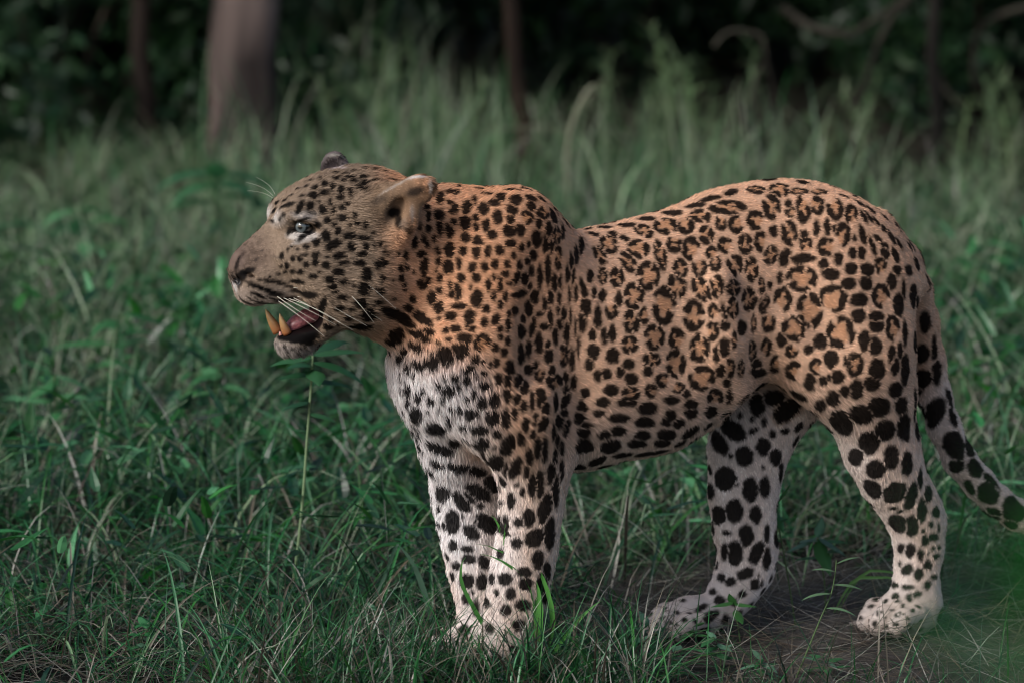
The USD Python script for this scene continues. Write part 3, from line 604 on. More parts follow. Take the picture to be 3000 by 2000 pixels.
def coat(P, N):
    n1 = meshkit.fbm(P * 25, 3, 11); n2 = meshkit.noise(P * [160, 160, 60], 21)
    px = project(to_world(P)); z = P[:, 2]; a = P[:, 0]
    col = np.tile(C_BODY, (len(P), 1))
    def mix(c, t): 
        nonlocal col
        t = np.clip(t, 0, 1)[:, None]; col = col * (1 - t) + c * t
    # paler towards the belly and down the legs, white on chest and insides of the legs
    belly = smooth(.46, .33, z + .02 * (n1 - .5)) * smooth(.05, .2, a) * smooth(.75, .6, a)
    mix(C_PALE, .55 * belly)
    mix(C_PALE, .70 * smooth(.40, .22, z))
    mix(C_NECK, .20 * smooth(.50, .70, z) * smooth(.0, .1, a))
    neck = smooth(.22, .02, a) * smooth(-.27, -.16, a + .0 * z) * smooth(.36, .60, z)
    mix(C_NECK, .85 * neck * (.75 + .5 * (n1 - .5)))
    chest = smooth(.02, -.06, a + .25 * (z - .40)) * smooth(.52, .44, z) * smooth(.10, .2, z)
    mix(C_WHITE, .9 * chest)
    inner = smooth(.02, -.6, N[:, 1] * np.sign(P[:, 1])) * smooth(.42, .34, z)
    mix(C_WHITE, .35 * inner)
    front = smooth(.2, .85, -N[:, 0]) * smooth(.40, .30, z)
    mix(C_WHITE, .38 * front)
    mix(C_WHITE, .2 * smooth(.14, .04, z))
    mix(np.array(srgb(150, 130, 114)), smooth(.075, .012, z) * (.10 + .5 * n1))
    tail = smooth(.74, .78, a) * smooth(.45, .35, z)
    mix(C_PALE, .8 * tail)
    # the head
    hf, hl = hx(P)
    head = smooth(-.09, -.02, hf + .0) * smooth(.38, .42, z)
    mix(C_FACE, .95 * head)
    muzzle = blob(P, H(740, 760, 0), np.array([.052, .04, .036]), .45) * head
    mix(np.array(srgb(116, 98, 88)), .8 * muzzle)
    lip = blob(P, H(770, 858, .0), np.array([.050, .05, .022]), .5) * head
    mix(np.array(srgb(172, 158, 150)), .75 * lip)
    chin = blob(P, H(865, 1015, 0), np.array([.034, .03, .020]), .4) * head
    mix(np.array(srgb(168, 160, 156)), .8 * chin)
    for s in (1, -1):
        f = (lambda q: q) if s > 0 else mir
        mix(np.array(srgb(206, 198, 192)), .85 * blob(P, f(H(885, 692, .06)), np.array([.027, .02, .0055]), .5))
        mix(np.array(srgb(206, 198, 192)), .45 * blob(P, f(H(890, 632, .055)), np.array([.020, .02, .006]), .5))
        mix(np.array(srgb(206, 198, 192)), .5 * blob(P, f(H(800, 640, .03)), np.array([.022, .02, .012]), .5))
    # fine grain of the hair
    col = col * (.86 + .28 * n2)[:, None] * (.90 + .2 * n1)[:, None]
    col = col * (1 - .38 * (muzzle * smooth(.45, .62, meshkit.noise(P * 260, 41)))[:, None]) * (1 + .12 * (meshkit.noise(P * 90, 42) - .5))[:, None] * (1 + head * .5 * (meshkit.noise(P * [500, 500, 800], 43) - .5))[:, None]
    black, tawny = spotted(P, N)
    face_soft = head * smooth(.62, .2, blob(P, H(1000, 640, .0), np.array([.3, .3, .3]), .5))
    tcol = C_TAWNY * (.85 + .3 * n2)[:, None]
    t = (tawny * .62 * (1 - black))[:, None]; col = col * (1 - t) + tcol * t
    # the collar of black under the throat breaks up at its edge
    b = black[:, None] * .97
    ear = blob(P, EARN, np.array([.055, .03, .045]), .25); earf = blob(P, fc, np.array([.034, .034, .036]), .2)
    e_ = np.maximum(ear, earf)[:, None]; b = b * (1 - e_)
    col = col * (1 - b) + C_BLACK * b
    def mark(c, r, colr, k=1.0, soft=.35):
        nonlocal col
        t = (k * blob(P, c, np.array(r), soft))[:, None]; col = col * (1 - t) + np.asarray(colr) * t
    # ears
    col = col * (1 - .85 * ear[:, None]) + np.array(srgb(118, 98, 80)) * (.7 + .6 * n2)[:, None] * .85 * ear[:, None]
    col = col * (1 - earf[:, None]) + np.array(srgb(98, 90, 90)) * earf[:, None]
    mark(fc + np.array([0, 0, -.006]), (.03, .021, .018), srgb(64, 54, 60), .8, .4)
    mark(fc + np.array([-.004, .006, -.014]), (.02, .010, .008), srgb(190, 178, 182), .9, .6)
    for (c, t1, t2, r1, r2, n, colr, k, soft, bald_) in PM:
        r = P - c; q = np.sqrt(((r * t1).sum(1) / r1) ** 2 + ((r * t2).sum(1) / r2) ** 2 + ((r * n).sum(1) / max(r1, r2, .010)) ** 2) + .22 * (meshkit.noise(P * 500, 77) - .5)
        t = (k * (1 - smooth(1 - soft, 1 + soft, q)))[:, None]; col = col * (1 - t) + np.asarray(colr) * t
    # inside of the mouth
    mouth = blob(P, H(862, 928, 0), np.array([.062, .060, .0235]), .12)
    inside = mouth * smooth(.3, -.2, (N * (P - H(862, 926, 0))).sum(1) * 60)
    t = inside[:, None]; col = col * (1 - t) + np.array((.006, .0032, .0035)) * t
    bald = inside.copy()
    for (c, t1, t2, r1, r2, n, colr, k, soft, bald_) in PM:
        if bald_:
            r = P - c; q = np.sqrt(((r * t1).sum(1) / r1) ** 2 + ((r * t2).sum(1) / r2) ** 2 + ((r * n).sum(1) / max(r1, r2, .008)) ** 2)
            bald = np.maximum(bald, 1 - smooth(.8, 1.1, q))
    return np.clip(col, .002, .9), bald
# ------------------------------------------------------------------ the leopard's prims
leo = thing('leopard', 'spotted leopard standing in the grass in profile with open mouth and laid back ears', 'leopard', ORG, YAW)
FLIP = np.array([1.0, -1.0, 1.0])                   # the frame (back, left, up) is left-handed: y is turned over for USD
def L2(q): return np.asarray(q) * FLIP
def lmesh(v, f): return (L2(v), np.asarray(f)[:, ::-1])

def vcol_mat(name, rough=.6, spec=.25, attr='tone', extra=None):
    n = {'a': ('attribute', {'attribute': attr}), 'p': ('principled_bsdf', {'roughness': rough, 'specular_ior_level': spec, **(extra or {})})}
    return usdkit.material(stage, '/World/Looks/' + name, n, [('a.color', 'p.base_color')], surface='p.BSDF')
m_skin = vcol_mat('leopard_coat', .8, .05)
m_fur = usdkit.material(stage, '/World/Looks/leopard_fur', {'a': ('attribute', {'attribute': 'tone'}), 'd': ('principled_bsdf', {'roughness': .85, 'specular_ior_level': .02})}, [('a.color', 'd.base_color')], surface='d.BSDF')
def plain(name, col, rough=.5, spec=.4, var=.25, scale=90, extra=None):
    return usdkit.material(stage, '/World/Looks/' + name, {
        't': ('texture_coordinate', {}), 'n': ('noise_texture', {'scale': scale, 'detail': 4}), 'r': ('rgb_ramp', {'ramp': [(.3, tuple(c * (1 - var) for c in col)), (.7, tuple(min(1, c * (1 + var)) for c in col))]}),
        'p': ('principled_bsdf', {'roughness': rough, 'specular_ior_level': spec, **(extra or {})})},
        [('t.object', 'n.vector'), ('n.fac', 'r.fac'), ('r.color', 'p.base_color')], surface='p.BSDF')
m_tooth = vcol_mat('tooth', .22, .5)
m_tongue = plain('tongue', srgb(150, 92, 96), .35, .5, .45, 260)
m_gum = plain('gum', srgb(196, 140, 130), .3, .5, .2, 150)
m_whisker = plain('whisker', srgb(225, 220, 205), .4, .4, .05)

tone, bald = coat(V, NRM)
body = obj('body', lmesh(V, TRI), m_skin, leo, smooth=True)
primvar(body, 'tone', tone * (1 - .28 * (1 - bald))[:, None])

# fur
tri_v = V[TRI]; cr = np.cross(tri_v[:, 1] - tri_v[:, 0], tri_v[:, 2] - tri_v[:, 0]); area = np.linalg.norm(cr, axis=1)
fmid = tri_v.mean(1); fn_w = NRM[TRI].mean(1)
toeye = to_frame(EYE) - fmid; toeye /= np.linalg.norm(toeye, axis=1, keepdims=True)
see = (fn_w * toeye).sum(1)
wgt = area * np.where(see > -.35, 1.0, .35) * np.where(fmid[:, 0] < -.06, 1.5, 1.0)
N_FUR = 185000
fi = rng.choice(len(TRI), N_FUR, p=wgt / wgt.sum())
u, v_ = rng.random(N_FUR), rng.random(N_FUR); sw = u + v_ > 1; u[sw], v_[sw] = 1 - u[sw], 1 - v_[sw]
w_ = np.stack([1 - u - v_, u, v_], 1)[..., None]
R0 = (tri_v[fi] * w_).sum(1); RN = (NRM[TRI[fi]] * w_).sum(1); RN /= np.linalg.norm(RN, axis=1, keepdims=True) + 1e-9
hf, hl = hx(R0); z, a = R0[:, 2], R0[:, 0]
headm = smooth(-.10, -.02, hf) * smooth(.36, .42, z)
flow = np.tile(np.array([1.0, 0, -.45]), (N_FUR, 1))
legm = smooth(.42, .30, z)
flow = flow * (1 - legm[:, None]) + np.array([.25, 0, -1.0]) * legm[:, None]
flow = flow * (1 - headm[:, None]) + (-HFf + np.array([0, 0, -.18])) * headm[:, None]
chestm = smooth(.06, -.06, a + .2 * (z - .4)) * smooth(.56, .46, z)
flow = flow * (1 - chestm[:, None]) + np.array([.1, 0, -1.0]) * chestm[:, None]
tailm = smooth(.76, .80, a)
tdir = np.array([[.25, 0, -1.0]]) * smooth(.3, .4, z)[:, None] + np.array([[1.0, 0, -.3]]) * (1 - smooth(.3, .4, z))[:, None]
flow = flow * (1 - tailm[:, None]) + tdir * tailm[:, None]
flow += rng.normal(0, .16, (N_FUR, 3)) + (np.stack([meshkit.noise(R0 * 45, s) for s in (31, 32, 33)], -1) - .5) * .55
flow -= (flow * RN).sum(1)[:, None] * RN; flow /= np.linalg.norm(flow, axis=1, keepdims=True) + 1e-9
ln = .0076 + 0 * a
ln += .005 * smooth(.46, .36, z) * smooth(.0, .1, a) * smooth(.72, .6, a) * smooth(.30, .36, z)
ln += .006 * chestm * smooth(.2, .3, z)
ln += .003 * smooth(.10, -.10, a) * (1 - headm)
ln = ln * (1 - headm) + headm * (.0046 + .0075 * smooth(.12, -.02, hf) + .006 * blob(R0, H(868, 1025, 0), np.array([.04, .04, .02]), .5))
ln *= 1 - .65 * smooth(.12, .04, z)
earm = np.maximum(blob(R0, EARN, np.array([.055, .03, .045]), .25), blob(R0, fc, np.array([.034, .034, .036]), .2)); ln *= 1 - .55 * earm
ln *= rng.uniform(.6, 1.25, N_FUR)
lift = .36 + .25 * smooth(.05, .4, ln / .02) * 0 + rng.normal(0, .16, N_FUR) + .10 * chestm
Rm = R0 + flow * (ln * .55)[:, None]
_, jm = vt.query(Rm); Rm = Rm - ((Rm - V[jm]) * NRM[jm]).sum(1)[:, None] * NRM[jm]
ft, fb = coat(Rm, RN)
ok = fb < .4
R0, RN, ft, flow, ln, lift = R0[ok], RN[ok], ft[ok], flow[ok], ln[ok], lift[ok]
d1 = flow * np.cos(lift)[:, None] + RN * np.sin(lift)[:, None]
d2 = flow * np.cos(lift * .2)[:, None] + RN * np.sin(lift * .2)[:, None]
P0 = R0 - RN * .001; P1 = P0 + d1 * (ln * .5)[:, None]; P2 = P1 + d2 * (ln * .5)[:, None]
pts = L2(np.stack([P0, P1, P2], 1).reshape(-1, 3))
wd = np.tile(np.array([.00085, .00070, .00022]), (len(P0), 1)) * rng.uniform(.8, 1.2, len(P0))[:, None]
fur = UsdGeom.BasisCurves.Define(stage, str(leo.GetPath()) + '/fur')
fur.CreateTypeAttr('linear'); fur.CreateCurveVertexCountsAttr(Vt.IntArray.FromNumpy(np.full(len(P0), 3, np.int32)))
fur.CreatePointsAttr(Vt.Vec3fArray.FromNumpy(pts.astype(np.float32)))
fur.CreateWidthsAttr(Vt.FloatArray.FromNumpy(wd.ravel().astype(np.float32))); fur.SetWidthsInterpolation('vertex')
fcol = np.clip(ft * rng.choice([.68, .88, 1.04, 1.24], len(P0), p=[.2, .3, .3, .2])[:, None], 0.004, .9)
UsdGeom.PrimvarsAPI(fur).CreatePrimvar('tone', Sdf.ValueTypeNames.Color3fArray, 'uniform').Set(Vt.Vec3fArray.FromNumpy(fcol.astype(np.float32)))
UsdShade.MaterialBindingAPI.Apply(fur.GetPrim()).Bind(m_fur)
tag(fur, kind='stuff')

# eyes: balls set in the sockets, looking ahead and a little outwards
eye_s = trimesh.creation.icosphere(4, .0135)
for s in (1, -1):
    c = H(889, 664, .0462); look = HLf * .84 + HFf * .52 + HUf * .06
    if s < 0: c = mir(c); look = -HLf * .84 + HFf * .52 + HUf * .06
    look /= np.linalg.norm(look)
    rad = .0135
    vv = eye_s.vertices
    x3 = np.cross([0, 0, 1.0], look); x3 /= np.linalg.norm(x3); y3 = np.cross(look, x3)
    ev = c + vv[:, :1] * x3 + vv[:, 1:2] * y3 + vv[:, 2:3] * look
    e = obj('eye', (L2(ev), eye_s.faces[:, ::-1]), vcol_mat('eye_surface', .05, .6, extra={'coat_weight': 1.0}) if s > 0 else '/World/Looks/eye_surface', leo, smooth=True)
    ang = np.arccos(np.clip(vv[:, 2] / rad, -1, 1)) * rad
    t = np.interp(ang, [0, .0030, .0036, .0058, .0078, .0086, .012, .05], [0, 0, .13, .22, .17, .01, .004, .004])
    ec_ = np.outer(t, srgb(176, 188, 192)); ec_ = np.maximum(ec_, .004)
    primvar(e, 'tone', ec_)

# teeth, tongue, whiskers
def fang(base, tip, r, bend):
    n = 9; t = np.linspace(0, 1, n)[:, None]
    p = base + (tip - base) * t + np.asarray(bend) * (t * (1 - t))
    rr = r * (1 - t[:, 0] ** 1.6) ** .75 + .0003
    return tube(p, rr, 10)
def tube(p, rr, sides=8):
    p = np.asarray(p, float); t = np.gradient(p, axis=0); t /= np.linalg.norm(t, axis=1, keepdims=True) + 1e-12
    ref = np.array([0, 0, 1.0]) if abs(t[:, 2]).mean() < .9 else np.array([1.0, 0, 0])
    a = np.cross(t, ref); a /= np.linalg.norm(a, axis=1, keepdims=True) + 1e-12; b = np.cross(t, a)
    an = np.arange(sides) * 2 * np.pi / sides
    v = p[:, None] + np.broadcast_to(rr, (len(p),))[:, None, None] * (np.cos(an)[None, :, None] * a[:, None] + np.sin(an)[None, :, None] * b[:, None])
    i, j = np.meshgrid(np.arange(len(p) - 1), np.arange(sides), indexing='ij')
    q = np.stack([i * sides + j, i * sides + (j + 1) % sides, (i + 1) * sides + (j + 1) % sides, (i + 1) * sides + j], -1).reshape(-1, 4)
    f = np.vstack([q[:, [0, 1, 2]], q[:, [0, 2, 3]]])
    v = v.reshape(-1, 3); n = len(v); v = np.vstack([v, p[0], p[-1]])
    k = np.arange(sides); c0 = np.stack([np.full(sides, n), (k + 1) % sides, k], 1); c1 = np.stack([np.full(sides, n + 1), n - sides + k, n - sides + (k + 1) % sides], 1)
    return v, np.vstack([f, c0, c1])
TEETH = [(H(842, 978, .013), H(819, 918, .014), .0066, (-.0025, 0, -.003)), (H(815, 972, -.012), H(778, 906, -.014), .0078, (-.002, 0, -.002)),
         (H(770, 858, .016), H(778, 893, .015), .005, (0, 0, 0)), (H(756, 855, -.016), H(760, 890, -.015), .005, (0, 0, 0))]
for b_, t_, r_, bd in TEETH:
    v, f = fang(b_, t_, r_, bd); e = obj('canine', lmesh(v, f), m_tooth, leo, smooth=True)
    tt = np.clip(((v - b_) @ (t_ - b_)) / ((t_ - b_) @ (t_ - b_)), 0, 1)[:, None]; nn_ = meshkit.noise(v * [900, 900, 200], 5)[:, None]
    primvar(e, 'tone', (np.array(srgb(138, 80, 48)) * (1 - tt) + np.array(srgb(190, 160, 112)) * tt) * (.75 + .5 * nn_))
for k in range(6):
    w = (k - 2.5) * .0042; b_ = H(822, 982, w); v, f = fang(b_, b_ + np.array([-.001, 0, .0055]), .0022, (0, 0, 0)); obj('incisor', lmesh(v, f), m_gum, leo, smooth=True)
tg = [(930, 925, .0), (900, 926, .0), (868, 945, .0), (846, 962, .0), (836, 968, 0)]
tp = np.array([H(x, y, w) for x, y, w in tg]); tv, tf = tube(tp, np.array([.013, .015, .014, .010, .003]), 14)
cz = np.array([np.interp(tv[:, 0], tp[::-1, 0], tp[::-1, 2])])[0]
tv[:, 2] = cz + (tv[:, 2] - cz) * .75; tv[:, 1] = tv[:, 1] * 1.0
obj('tongue', lmesh(tv, tf), m_tongue, leo, smooth=True)
pal = [(840, 878, 0), (880, 885, 0), (925, 900, 0)]
WH = [((835, 838), (960, 850), (1085, 915)), ((840, 842), (900, 842), (1020, 880)), ((850, 850), (930, 870), (1030, 930)), ((820, 868), (900, 905), (985, 952)), ((835, 872), (930, 900), (1000, 948)), ((850, 868), (925, 905), (1035, 968)),
      ((800, 860), (870, 912), (925, 940)), ((1030, 800), (1085, 835), (1160, 905)), ((1022, 860), (1055, 890), (1095, 945)), ((845, 862), (960, 888), (1075, 955)), ((812, 880), (880, 925), (950, 985)), ((870, 836), (990, 856), (1120, 940))]
for k, (p0, p1, p2) in enumerate(WH):
    for s in (1, -1):
        if s < 0 and k > 7: continue
        q0, q1, q2 = H(*p0, .040), H(*p1, .075), H(*p2, .085)
        if k in (7, 8): q0, q1, q2 = H(*p0, .088), H(*p1, .100), H(*p2, .100)
        if s < 0: q0, q1, q2 = mir(q0), mir(q1), mir(q2)
        t = np.linspace(0, 1, 12)[:, None]; p = q0 * (1 - t) ** 2 + 2 * q1 * t * (1 - t) * 1.0 + q2 * t ** 2
        v, f = tube(p, .00030 * (1 - .8 * t[:, 0]) + .00007, 5); obj('whisker', lmesh(v, f), m_whisker, leo, smooth=True)
for k, (p0, p1, p2) in enumerate((((800, 575), (775, 545), (720, 535)), ((805, 570), (795, 540), (750, 520)), ((798, 580), (770, 560), (725, 560)))):
    q0, q1, q2 = H(*p0, .03), H(*p1, .035), H(*p2, .03)
    t = np.linspace(0, 1, 10)[:, None]; p = q0 * (1 - t) ** 2 + 2 * q1 * t * (1 - t) + q2 * t ** 2
    v, f = tube(p, .00018 * (1 - .8 * t[:, 0]) + .00006, 5); obj('whisker', lmesh(v, f), m_whisker, leo, smooth=True)
# ------------------------------------------------------------------ ground
gx = np.concatenate([np.linspace(-60, -4, 15), np.linspace(-3.6, 3.6, 145), np.linspace(4, 60, 15)]); gy = np.concatenate([np.linspace(-20, -3, 8), np.linspace(-2.6, 6.5, 180), np.linspace(7, 80, 16)])
GX, GY = np.meshgrid(gx, gy, indexing='ij')
def hz(x, y):
    p = np.stack([x, y, 0 * x], -1)
    near = np.exp(-((np.asarray(x) / 4.5) ** 2 + ((np.asarray(y) - 1.5) / 6) ** 2))
    return (meshkit.fbm(p * 2.2, 3, 50) - .5) * .045 * near + (meshkit.noise(p * 14, 51) - .5) * .012 * near - .004
GZ = hz(GX, GY)
n0, n1_ = GX.shape; ii, jj = np.meshgrid(np.arange(n0 - 1), np.arange(n1_ - 1), indexing='ij')
gq = np.stack([ii * n1_ + jj, (ii + 1) * n1_ + jj, (ii + 1) * n1_ + jj + 1, ii * n1_ + jj + 1], -1).reshape(-1, 4)
m_soil = usdkit.material(stage, '/World/Looks/soil', {
    'g': ('geometry', {}), 'n': ('noise_texture', {'scale': 3.0, 'detail': 8, 'roughness': .65}), 'f': ('noise_texture', {'scale': 60.0, 'detail': 6, 'roughness': .7}),
    'r': ('rgb_ramp', {'ramp': [(.3, srgb(44, 42, 39)), (.5, srgb(78, 75, 71)), (.72, srgb(118, 113, 108))]}), 'r2': ('rgb_ramp', {'ramp': [(.35, (.45, .45, .45)), (.65, (1.0, 1.0, 1.0))]}),
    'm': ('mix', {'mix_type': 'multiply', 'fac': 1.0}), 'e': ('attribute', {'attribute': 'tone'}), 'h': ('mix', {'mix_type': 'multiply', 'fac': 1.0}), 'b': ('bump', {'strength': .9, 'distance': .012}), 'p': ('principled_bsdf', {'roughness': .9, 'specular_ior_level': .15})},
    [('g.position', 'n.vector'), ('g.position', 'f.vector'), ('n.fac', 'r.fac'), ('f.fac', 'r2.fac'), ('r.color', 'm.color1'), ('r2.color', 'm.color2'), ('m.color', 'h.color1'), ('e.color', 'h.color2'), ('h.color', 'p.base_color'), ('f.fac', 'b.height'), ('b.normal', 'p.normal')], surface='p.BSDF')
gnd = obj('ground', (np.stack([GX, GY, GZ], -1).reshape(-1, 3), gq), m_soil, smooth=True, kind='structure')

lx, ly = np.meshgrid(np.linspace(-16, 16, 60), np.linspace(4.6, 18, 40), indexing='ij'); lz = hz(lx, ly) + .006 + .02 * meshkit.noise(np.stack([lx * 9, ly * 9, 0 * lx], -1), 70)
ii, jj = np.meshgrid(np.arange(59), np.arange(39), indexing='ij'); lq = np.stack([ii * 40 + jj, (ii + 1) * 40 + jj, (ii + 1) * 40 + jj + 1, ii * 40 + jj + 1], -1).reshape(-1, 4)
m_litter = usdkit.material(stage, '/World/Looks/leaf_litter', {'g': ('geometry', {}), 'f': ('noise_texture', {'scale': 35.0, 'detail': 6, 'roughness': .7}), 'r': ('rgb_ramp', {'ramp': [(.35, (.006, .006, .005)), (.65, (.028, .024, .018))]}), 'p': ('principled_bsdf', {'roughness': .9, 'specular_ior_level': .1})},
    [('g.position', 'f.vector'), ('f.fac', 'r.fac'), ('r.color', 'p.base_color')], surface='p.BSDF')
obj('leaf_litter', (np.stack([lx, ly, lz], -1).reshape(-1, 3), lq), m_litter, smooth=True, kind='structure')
# ------------------------------------------------------------------ grass
def leaf_mat(name, rough=.5, spec=.3, trans=.35):
    return usdkit.material(stage, '/World/Looks/' + name, {'a': ('attribute', {'attribute': 'tone'}), 'd': ('principled_bsdf', {'roughness': rough, 'specular_ior_level': spec}),
        'h': ('hsv', {'value': 1.25, 'saturation': 1.1}), 't': ('translucent_bsdf', {}), 'm': ('mix_closure', {'fac': trans})},
        [('a.color', 'd.base_color'), ('a.color', 'h.color'), ('h.color', 't.color'), ('d.BSDF', 'm.closure1'), ('t.BSDF', 'm.closure2')], surface='m.closure')
m_blade = leaf_mat('grass_blade', .38, .6, .25)
m_leaf = leaf_mat('leaf', .45, .35, .30)
m_bark = vcol_mat('bark', .9, .1)
gr = np.random.default_rng(11)
GREENS = [srgb(30, 82, 43), srgb(23, 67, 38), srgb(44, 100, 55), srgb(16, 50, 33), srgb(72, 122, 84), srgb(38, 94, 36)]
PALES = [srgb(114, 144, 106), srgb(136, 156, 124), srgb(98, 132, 92), srgb(150, 160, 136)]
DRY = [srgb(94, 86, 72), srgb(78, 68, 58), srgb(116, 110, 98), srgb(60, 54, 47), srgb(148, 146, 138)]
def ribbon(P, wdir, widths):
    """a folded blade along the points P (n, 3)"""
    n = len(P); wv = np.asarray(widths)[:, None] * wdir
    t = np.gradient(P, axis=0); nn = np.cross(t, wdir); nn /= np.linalg.norm(nn, axis=1, keepdims=True) + 1e-9
    Lf, Rt, Md = P - wv + nn * np.asarray(widths)[:, None] * .35, P + wv + nn * np.asarray(widths)[:, None] * .35, P
    v = np.stack([Lf, Md, Rt], 1).reshape(-1, 3); k = np.arange(n - 1) * 3
    q = np.concatenate([np.stack([k, k + 1, k + 4, k + 3], 1), np.stack([k + 1, k + 2, k + 5, k + 4], 1)])
    return v, np.vstack([q[:, [0, 1, 2]], q[:, [0, 2, 3]]])
def blade(base, length, az, lean, droop, width, n=6, rnd=gr):
    """a blade that leaves the ground leaning and bends over; droop in radians over its length"""
    s = np.linspace(0, 1, n); ang = lean + droop * s ** 1.3
    d = np.stack([np.sin(ang) * math.cos(az), np.sin(ang) * math.sin(az), np.cos(ang)], 1)
    P = base + np.vstack([np.zeros(3), np.cumsum(d[:-1] * (length / (n - 1)), 0)])
    P[:, 2] = np.maximum(P[:, 2], base[2] + .004)
    tw = az + np.pi / 2 + rnd.normal(0, .5); wd = np.array([math.cos(tw), math.sin(tw), 0.0])
    w = width * .5 * np.clip(np.minimum(1, .55 + 2 * s) * (1 - s ** 2.2), .04, 1)
    return ribbon(P, wd, w)
class Bag:
    def __init__(s): s.v, s.f, s.c, s.n = [], [], [], 0
    def add(s, vf, col):
        v, f = vf; s.v.append(v); s.f.append(np.asarray(f) + s.n); s.n += len(v)
        col = np.asarray(col, float); s.c.append(np.tile(col, (len(v), 1)) if col.ndim == 1 else col)
    def put(s, name, mat, parent=None, smooth=False, **kw):
        m = obj(name, (np.vstack(s.v), np.vstack(s.f)), mat, parent, smooth, **kw); primvar(m, 'tone', np.clip(np.vstack(s.c), .004, .9)); return m
def blend(P, a, b): return np.asarray(a) * (1 - P) + np.asarray(b) * P
def pick(l): return np.array(l[gr.integers(len(l))]) * gr.choice([.5, .75, 1.0, 1.35], p=[.32, .28, .25, .15]) * gr.uniform(.85, 1.15)
def grass_blade(b, kind, p, k=1.0):
    u = gr.random()
    if kind == 'short':
        dry = u < .42
        b.add(blade(p, k * gr.uniform(.05, .17), gr.uniform(0, 6.28), gr.uniform(.1, 1.45), gr.uniform(.2, 1.9), gr.uniform(.0014, .0036), 5), pick(DRY if dry else GREENS))
    elif kind == 'fine':
        dry = u < .16
        b.add(blade(p, k * gr.uniform(.12, .31), gr.uniform(0, 6.28), gr.uniform(.15, 1.2), gr.uniform(.8, 2.8), gr.uniform(.0020, .0064), 8), pick(DRY if dry else (PALES if u > .91 else GREENS)))
    elif kind == 'lush':
        dry = u < .14
        b.add(blade(p, k * gr.uniform(.10, .34), gr.uniform(0, 6.28), gr.uniform(.05, 1.1), gr.uniform(.5, 2.7), gr.uniform(.003, .0085), 7), pick(DRY if dry else (PALES if u > .62 else GREENS)))
    elif kind == 'tall':
        dry = u < .11
        b.add(blade(p, k * gr.uniform(.12, .40), gr.uniform(0, 6.28), gr.uniform(.02, .8), gr.uniform(.3, 2.2), gr.uniform(.0026, .0055), 6), pick(DRY if dry else (PALES if u > .36 else GREENS)))
    elif kind == 'leafy':
        for _ in range(3):
            b.add(blade(p + [gr.normal(0, .02), gr.normal(0, .02), k * gr.uniform(.04, .20)], gr.uniform(.04, .085), gr.uniform(0, 6.28), gr.uniform(.5, 1.5), gr.uniform(.2, 1.2), gr.uniform(.012, .026), 5), pick(GREENS))
    elif kind == 'straw':
        b.add(blade(p + [0, 0, gr.uniform(.002, .03)], k * gr.uniform(.06, .24), gr.uniform(0, 6.28), gr.uniform(1.15, 1.55), gr.uniform(-.15, .3), gr.uniform(.0012, .0028), 4), pick(DRY))
def patch(kinds, L_, n):
    """a square of loose blades; kinds: (kind, share)"""
    b = Bag(); c = np.cumsum([k[1] for k in kinds]); hub = gr.uniform(-L_ / 2, L_ / 2, (max(4, n // 14), 2))
    for _ in range(n):
        p = np.array([*(hub[gr.integers(len(hub))] + gr.normal(0, L_ * .075, 2)), 0]); grass_blade(b, kinds[int(np.searchsorted(c, gr.random() * c[-1]))][0], p)
    return b
def field(name, label, sets, L_, n, nvar, x0, x1, y0, y1, dens, scale):
    """one PointInstancer of patches on a jittered lattice, kept with probability dens(x, y)"""
    pi = UsdGeom.PointInstancer.Define(stage, '/World/' + name); tag(pi, label, 'grass', kind='stuff')
    protos = [patch(sets, L_, n).put('grass_patch', m_blade, pi).GetPath() for _ in range(nvar)]
    pi.CreatePrototypesRel().SetTargets(protos)
    X, Y = np.meshgrid(np.arange(x0, x1, L_ * .72), np.arange(y0, y1, L_ * .72)); X, Y = X.ravel(), Y.ravel()
    X, Y = X + gr.uniform(-.3, .3, len(X)) * L_, Y + gr.uniform(-.3, .3, len(X)) * L_
    k = gr.random(len(X)) < dens(X, Y); X, Y = X[k], Y[k]; n_ = len(X)
    pi.CreateProtoIndicesAttr(Vt.IntArray.FromNumpy(gr.integers(0, nvar, n_).astype(np.int32)))
    pi.CreatePositionsAttr(Vt.Vec3fArray.FromNumpy(np.stack([X, Y, hz(X, Y) - .004], 1).astype(np.float32)))
    sc = scale(X, Y) * gr.uniform(.85, 1.15, n_)
    pi.CreateScalesAttr(Vt.Vec3fArray.FromNumpy(np.stack([np.ones(n_), np.ones(n_), sc], 1).astype(np.float32)))
    az = gr.uniform(0, 2 * np.pi, n_); pi.CreateOrientationsAttr(Vt.QuathArray([Gf.Quath(float(math.cos(t / 2)), 0, 0, float(math.sin(t / 2))) for t in az]))
    return n_
def nz(x, y, s, seed): return meshkit.noise(np.stack([np.asarray(x) * s, np.asarray(y) * s, 0 * np.asarray(x)], -1), seed)
FEET = [to_world(np.array([p[0] - .02, p[1], 0])) for p in (pn, pf, hn, hf)]
def off_feet(x, y, r):
    m = np.ones(len(x), bool)
    for f_ in FEET: m &= (x - f_[0]) ** 2 + (y - f_[1]) ** 2 > r * r
    return m
def behind(x, y):
    """metres beyond the animal's spine, seen from the camera"""
    return -((x - ORG[0]) * DL[0] + (y - ORG[1]) * DL[1])
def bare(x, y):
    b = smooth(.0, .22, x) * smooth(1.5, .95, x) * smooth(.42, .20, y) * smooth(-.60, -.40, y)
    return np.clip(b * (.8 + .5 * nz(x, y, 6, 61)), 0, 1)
primvar(gnd, 'tone', np.repeat((.10 + .9 * smooth(.15, .7, bare(GX.ravel(), GY.ravel())))[:, None], 3, 1))   # bare earth is pale, the humus under the sward nearly black
